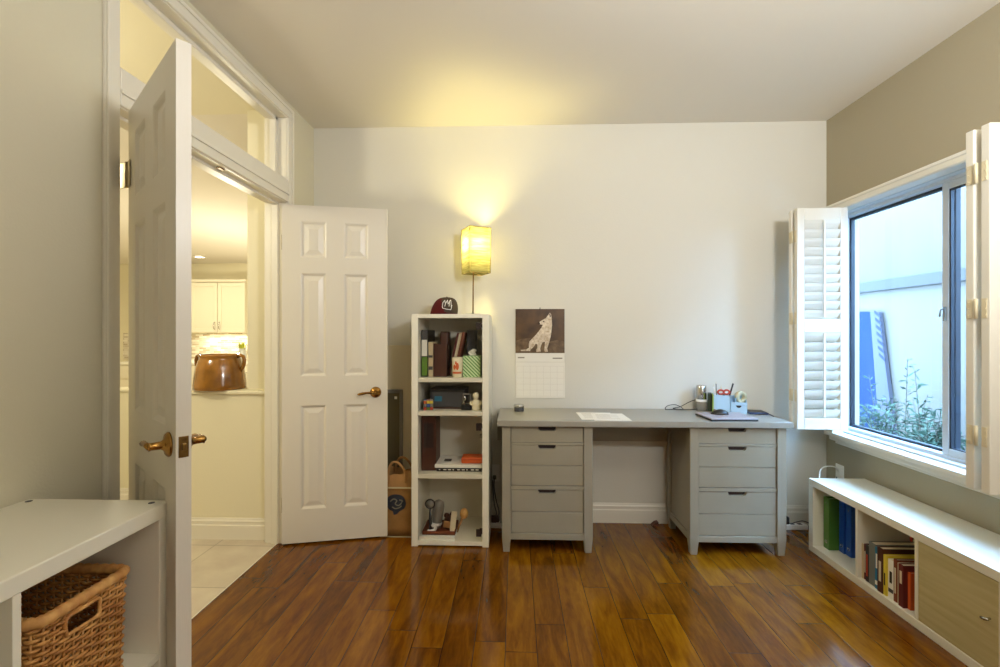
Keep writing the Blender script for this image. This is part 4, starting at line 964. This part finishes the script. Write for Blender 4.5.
for j in range(9):
    u = j/8; z = .40*u if j < 8 else .39; row = []
    w2, d2 = .094-.010*u, .074-.018*u*u
    for i in range(24):
        a = 2*PI*i/24; cx_, sx_ = math.cos(a), math.sin(a); s4 = max(abs(cx_), abs(sx_))
        row.append(bm.verts.new((w2*max(-1, min(1, cx_/s4*.999))+random.uniform(-.003, .003), d2*max(-1, min(1, sx_/s4*.999))+random.uniform(-.004, .003), z+(random.uniform(-.02, .015) if j == 8 else 0))))
    rows.append(row)
for A, B in zip(rows, rows[1:]):
    for i in range(24): bm.faces.new((A[i], A[(i+1) % 24], B[(i+1) % 24], B[i])).smooth = True
bm.faces.new(rows[0][::-1]); mb.build('bag_body', 'kraft', t)
for y, ph_ in ((-.058, 0), (.05, .02)):
    pts = bez([(-.055+ph_, y, .33), (-.058+ph_, y-.004, .40), (-.03+ph_, y-.012, .455), (.01+ph_, y-.012, .452), (.045+ph_, y-.006, .40), (.05+ph_, y, .33)], 6)
    MB().tube(pts, .0075, 8).build('handle', 'kraft', t)
eo = [(-.064, .03), (-.060, .058), (-.035, .082), (.0, .088), (.035, .080), (.056, .056), (.060, .025), (.048, .0), (.022, -.016), (.004, -.034), (-.016, -.038), (-.022, -.018), (-.046, -.004)]
eo = [(p_.x, p_.z) for p_ in bez([(a, 0, b_) for a, b_ in eo + eo[:1]], 4)[:-1]]
MB().prism([(a-.004, b_+.17) for a, b_ in eo], 'y', -.0762, -.0748).build('emblem', 'bluelogo', t)
mb = MB()
for cv in ([(-.04, .045), (-.02, .06), (.0, .05), (-.01, .03), (.01, .02), (.03, .035)], [(-.03, .012), (-.01, .0), (.015, .006), (.03, .018)], [(.015, .055), (.035, .05), (.03, .04)]):
    mb.tube(bez([(a, -.077, b_+.17) for a, b_ in cv], 5), .0035, 6)
mb.build('emblem_mark', 'paleprint', t)

# ------------------------------------------------------------------ cables, outlets, power strips
def outlet(name, label, loc, rz):
    t = thing(name, label, 'outlet', loc, rz)
    MB().box((-.036, -.006, -.058), (.036, 0, .058), .003).build('plate', 'white', t)
    for z in (.02, -.02):
        MB().box((-.017, -.008, z-.014), (.017, -.0055, z+.014), .004).build('socket', 'white', t)
    return t
outlet('wall_outlet', 'white wall outlet left of the desk above the power strip', (-.14, YB, .325), 0)
outlet('wall_outlet', 'white wall outlet under the window behind the low bookcase', (XR, 2.99, .38), -PI/2)
t = thing('plug', 'small brown plug in the outlet left of the desk', 'plug', (-.14, YB-.009, .30)); MB().box((-.012, -.022, -.012), (.012, 0, .012), .004).build('plug_body', 'mgrey', t)
tag(MB().tube(bez([(-.14, 3.09, .30), (-.142, 3.075, .24), (-.128, 3.07, .16), (-.108, 3.06, .08), (-.12, 3.03, .05)]), .003, 6).build('lamp_cable', 'dgrey'), 'thin grey cable hanging from the outlet left of the desk', 'cable')
tag(MB().tube(bez([(-.152, 3.106, .28), (-.150, 3.10, .22), (-.14, 3.07, .13), (-.125, 3.05, .07), (-.16, 3.03, .05)]), .003, 6).build('lamp_cable', 'dgrey'), 'thin grey cable slanting down behind the tall bookcase to the power strip', 'cable')
def strip(loc, rz, label, m):
    t = thing('power_strip', label, 'power strip', loc, rz)
    MB().box((-.09, -.026, 0), (.09, .026, .032), .006).build('housing', m, t)
    for k in range(3): MB().box((-.066+.05*k, -.014, .031), (-.040+.05*k, .014, .0335), .002).build('socket', 'dgrey' if m == 'white' else 'black', t)
    return t
strip((-.135, 3.02, 0), 0, 'power strip with a white edge on the floor between bookcase and desk', 'white')
tag(MB().box((-.035, -.022, 0), (.03, .022, .035), .006, T=Tr(-.135, 3.022, .034)).build('power_adapter', 'brown'), 'dark power adapter plugged into the strip left of the desk', 'adapter')
strip((1.80, 3.055, 0), 0, 'white power strip on the floor right of the desk', 'white')
tag(MB().box((-.028, -.025, 0), (.028, .025, .05), .008, T=Tr(1.745, 3.055, .034)).build('power_adapter', 'black'), 'black power adapter plugged into the white strip right of the desk', 'adapter')
tag(MB().tube(bez([(1.80, 3.05, .037), (1.86, 3.045, .055), (1.93, 3.06, .03), (2.0, 3.07, .02), (2.035, 3.04, .12), (2.04, 2.99, .36)]), .003, 6).build('strip_cable', 'dgrey'), 'grey cable from the white power strip towards the low bookcase', 'cable')
tag(MB().tube(bez([(2.05, 2.99, .40), (2.02, 2.985, .425), (1.95, 2.96, .432), (1.88, 2.90, .425), (1.83, 2.83, .38), (1.815, 2.79, .25), (1.82, 2.79, .05)]), .004, 8).build('white_cord', 'white'), 'white cord looping from the outlet behind the low bookcase', 'cord')
t = thing('door_stop', 'small dark brown door stop on the floor at the baseboard under the desk', 'door stop', (.925, 3.082, 0))
MB().prism([(-.02, 0), (.018, 0), (.018, .026), (.0, .022), (-.02, .006)], 'y', -.02, .018).build('wedge', 'brown', t); MB().box((-.012, -.0205, .004), (.012, -.019, .010), .0005).build('ridge', 'brown2', t)

# ------------------------------------------------------------------ low bookcase under the window
LX0, LX1, LY0, LY1, LZ = 1.725, 2.046, 1.318, 2.765, .42
lb = thing('low_bookcase', 'long low white bookcase on the floor under the window', 'bookcase', (1.885, 2.04, 0))
MB().box((LX0, LY0, LZ-.038), (LX1, LY1, LZ), .002).build('top_panel', 'white_lam', lb, True)
MB().box((LX0, LY0, 0), (LX1, LY1, .038), .002).build('bottom_panel', 'white_lam', lb, True)
for ya in (LY0, LY1-.038): MB().box((LX0, ya, .038), (LX1, ya+.038, LZ-.038), .002).build('end_panel', 'white_lam', lb, True)
cell = (LY1-LY0-.076-3*.016)/4
for k in range(3):
    ya = LY1-.038-cell*(k+1)-.016*k-.016
    MB().box((LX0+.002, ya, .038), (LX1-.006, ya+.016, LZ-.038), .001).build('divider', 'white_lam', lb, True)
MB().box((LX1-.006, LY0+.01, .02), (LX1-.001, LY1-.01, LZ-.02)).build('back_panel', 'white_lam', lb, True)
yd1 = LY1-.038-2*cell-.032; yd0 = yd1-cell
dr = MB().box((LX0+.003, yd0+.002, .040), (LX0+.021, yd1-.002, LZ-.040), .0015).build('door', 'birch', lb, True)
MB().tube([(LX0+.003, yd0+.03, .232), (LX0-.016, yd0+.03, .232)], .004, 8).tube([(LX0-.016, yd0+.018, .236), (LX0-.019, yd0+.03, .232), (LX0-.016, yd0+.044, .228)], [.005, .006, .005], 8).build('knob', 'steel', dr, True)
ZS = .0385
def binder(y0, y1, x0, h, m, lab):
    t = thing('ring_binder', lab, 'binder', ((x0+2.03)/2, (y0+y1)/2, ZS), 0)
    A = MB(); w_ = 2.03-x0; hx = w_/2; hy = (y1-y0)/2
    A.box((-hx, -hy, 0), (hx, -hy+.003, h), .001).box((-hx, hy-.003, 0), (hx, hy, h), .001).box((-hx-.002, -hy, 0), (-hx+.003, hy, h), .0015).build('cover', m, t)
    MB().box((-hx+.02, -hy+.004, .006), (hx-.006, hy-.006, h-.012)).build('pages', 'paper', t)
    MB().lathe([(.006, 0), (.010, 0), (.010, .002), (.006, .002), (.006, 0)], 16, T=Tr(-hx-.002, 0, h*.14) @ Ry(-PI/2)).build('finger_ring', 'steel', t)
    MB().lathe([(0, 0), (.004, 0), (.003, .002), (0, .002)], 10, T=Tr(-hx-.002, 0, h*.90) @ Ry(-PI/2)).build('rivet', 'steel', t)
binder(2.672, 2.718, 1.782, .292, 'green', 'green ring binder at the far end of the low bookcase')
binder(2.628, 2.668, 1.835, .285, 'blue', 'blue ring binder next to the green one in the low bookcase')
binder(2.584, 2.624, 1.842, .28, 'blue', 'blue ring binder farther from the green one in the low bookcase')
BK = [  # y far -> near, thickness, height, spine x, material, label, spine marks
 (.020, .175, 1.792, 'beigebook', 'pinkish beige paperback first in the row of books', None),
 (.016, .178, 1.795, 'maroonbook', 'thin dark red paperback second in the row of books', [(.2, .8, 'offpaper', 'spine_title')]),
 (.022, .18, 1.790, 'black', 'black paperback with a red title, left of the big grey book', [(.15, .75, 'red', 'spine_title')]),
 (.044, .207, 1.790, 'greybook', 'thick grey hardback in the row of books', None),
 (.022, .200, 1.786, 'teal', 'teal-spined book right of the grey hardback', [(.1, .2, 'paper', 'spine_mark'), (.5, .85, 'paper', 'spine_title')]),
 (.034, .212, 1.780, 'brown', 'dark brown hardback with a white title in the row of books', [(.25, .7, 'offpaper', 'spine_title')]),
 (.017, .190, 1.782, 'yellow', 'bright yellow book in the row of books', [(.25, .55, 'black', 'spine_title')]),
 (.034, .178, 1.790, 'white', 'white book with dark print right of the yellow one', [(.15, .25, 'dgrey', 'spine_mark'), (.4, .7, 'black', 'spine_title')]),
 (.020, .195, 1.788, 'brown2', 'red-brown paperback left of the cream one in the row', [(.2, .8, 'offpaper', 'spine_title')]),
 (.014, .186, 1.790, 'offpaper', 'thin cream paperback near the end of the row of books', None),
 (.028, .19, 1.782, 'maroonbook', 'dark red hardback last but one in the row of books', [(.55, .85, 'offpaper', 'spine_title')]),
 (.016, .165, 1.800, 'orange', 'orange-red book at the near end of the row', None)]
y = 2.390
for (th, h, xs_, m, lab, sp_) in BK:
    book('book', lab, 'book', (xs_-.043, y-th, ZS), (1.965 if th < .03 else 1.98, y-.0008, ZS+h), m, 'row of books in the low bookcase', spine=sp_, axis='x')
    y -= th
t = thing('toy', 'red wooden toy with round ends lying behind the books in the low bookcase', 'toy', (2.005, 2.30, ZS))
MB().box((-.02, -.09, 0), (.02, .085, .20), .008).build('block', 'offpaper', t)
MB().lathe([(.012, 0), (.026, 0), (.028, .006), (.026, .012), (.012, .012), (.012, 0)], 24, T=Tr(-.022, .06, .205) @ Ry(PI/2)).build('wheel', 'red', t)
MB().box((-.021, -.06, .18), (.012, .01, .215), .006).build('roof', 'maroonbook', t)

# ------------------------------------------------------------------ near bookcase at the left with the basket
KX0, KX1, KY0, KY1, KZ = -1.372, -.963, .488, 1.255, .804
kb = thing('open_bookcase', 'white open-celled bookcase in the foreground beside the open door', 'bookcase', (-1.18, .88, 0))
MB().box((KX0, KY0, KZ-.040), (KX1, KY1, KZ), .003).build('top_panel', 'white_lam', kb, True)
MB().box((KX0, KY0, 0), (KX1, KY1, .040), .003).build('bottom_panel', 'white_lam', kb, True)
for ya in (KY0, KY1-.040): MB().box((KX0, ya, .040), (KX1, ya+.040, KZ-.040), .003).build('end_panel', 'white_lam', kb, True)
MB().box((KX0, .852, .04), (KX1-.002, .868, KZ-.04), .001).build('divider', 'white_lam', kb, True)
for y0, y1 in ((KY0+.04, .852), (.868, KY1-.04)): MB().box((KX0, y0, .386), (KX1-.002, y1, .402), .001).build('shelf', 'white_lam', kb, True)
MB().box((KX0-.004, KY0+.01, .01), (KX0+.001, KY1-.01, KZ-.01)).build('back_panel', 'white_lam', kb, True)
for q in ((-1.350, 1.233), (-1.350, .51), (-1.000, 1.233), (-1.000, .51)):
    MB().lathe([(0, .0006), (.008, .0006), (.008, 0), (0, -.001)], 16, c=(q[0], q[1], KZ)).build('cam_cover', 'dgrey', kb, True)
bs = thing('wicker_basket', 'woven brown wicker basket with a cut-out handle in the near bookcase', 'basket', (-1.165, 1.045, .4025))
hx, hy, hb, rc = .168, .118, .262, .028
def rr(u, hx, hy, rc):
    """point and outward normal at perimeter parameter u in 0..1 of a rounded rectangle"""
    sx, sy = hx-rc, hy-rc; q = PI*rc/2; segs = [2*sy, q, 2*sx, q, 2*sy, q, 2*sx, q]; tot = sum(segs); d = (u % 1)*tot
    # starts at right side (+x) going +y
    cs = [(hx, -sy, 0, 1, None), (sx, sy, None, None, 0), (sx, hy, -1, 0, None), (-sx, sy, None, None, PI/2), (-hx, sy, 0, -1, None), (-sx, -sy, None, None, PI), (-sx, -hy, 1, 0, None), (sx, -sy, None, None, 1.5*PI)]
    for s_, c in zip(segs, cs):
        if d <= s_:
            if c[4] is None:
                p_ = Vector((c[0]+c[2]*d, c[1]+c[3]*d, 0)); n = Vector((c[3], -c[2], 0)); return p_, n
            a = c[4] + d/rc; n = Vector((math.cos(a), math.sin(a), 0)); return Vector((c[0], c[1], 0))+n*rc, n
        d -= s_
    return rr(0, hx, hy, rc)
NST = 48
def taper(z): return .955+.045*z/hb
def inhole(p_, z): return p_.x > hx*.8 and abs(p_.y+.015) < .040 and .192 < z < .236
wv = MB(); rows_n = 23
for j in range(rows_n):
    z = .008+ (hb-.030)*j/(rows_n-1); run = []; 
    for i in range(NST*4+1):
        u = i/(NST*4); p_, n = rr(u, hx, hy, rc); p_ = p_*taper(z); ph_ = math.sin(2*PI*(u*NST/2) + (PI if j % 2 else 0))
        q = p_ + n*(.0042*ph_-.004) + Vector((0, 0, z+random.uniform(-.0006, .0006)))
        if inhole(p_, z):
            if len(run) > 2: wv.tube(run, .0042, 5)
            run = []
        else: run.append(q)
    if len(run) > 2: wv.tube(run, .0042, 5)
wv.build('weave', 'wicker', bs)
sk = MB()
for i in range(NST):
    p_, n = rr((i+.5)/NST, hx, hy, rc); 
    lo = p_*taper(.0)-n*.004; hi = p_*taper(hb)-n*.004
    if inhole(p_, .21):
        sk.tube([lo+Vector((0, 0, .004)), lo.lerp(hi, .72)+Vector((0, 0, .192))], .0028, 5)
    else: sk.tube([lo+Vector((0, 0, .004)), hi+Vector((0, 0, hb-.01))], .0028, 5)
sk.build('stakes', 'wicker', bs)
def rimtube(z, r, nseg=200, wob=.0012, ins=.004):
    pts, rs = [], []
    for i in range(nseg):
        p_, n = rr(i/nseg, hx, hy, rc); pts.append(p_*taper(z)-n*ins+Vector((0, 0, z))); rs.append(r+wob*math.sin(i*PI*.5))
    return pts, rs
p_, r_ = rimtube(hb-.006, .013); MB().tube(p_, r_, 10, closed=True).build('rim', 'rattan_light', bs)
p_, r_ = rimtube(.008, .008); MB().tube(p_, r_, 8, closed=True).build('base_rim', 'rattan_light', bs)
hx_ = hx*taper(.2)
pts = bez([(hx_, -.053, .194), (hx_, -.015, .193), (hx_, .023, .194), (hx_+.001, .027, .214), (hx_+.002, .023, .234), (hx_+.002, -.015, .235), (hx_+.002, -.053, .234), (hx_, -.057, .214)], 5)
MB().tube(pts, .0042, 8, closed=True).build('handle', 'rattan_light', bs)
bt = MB(); bt.box((-hx*.88, -hy*.88, 0), (hx*.88, hy*.88, .006), .002); bt.build('base', 'wicker', bs)
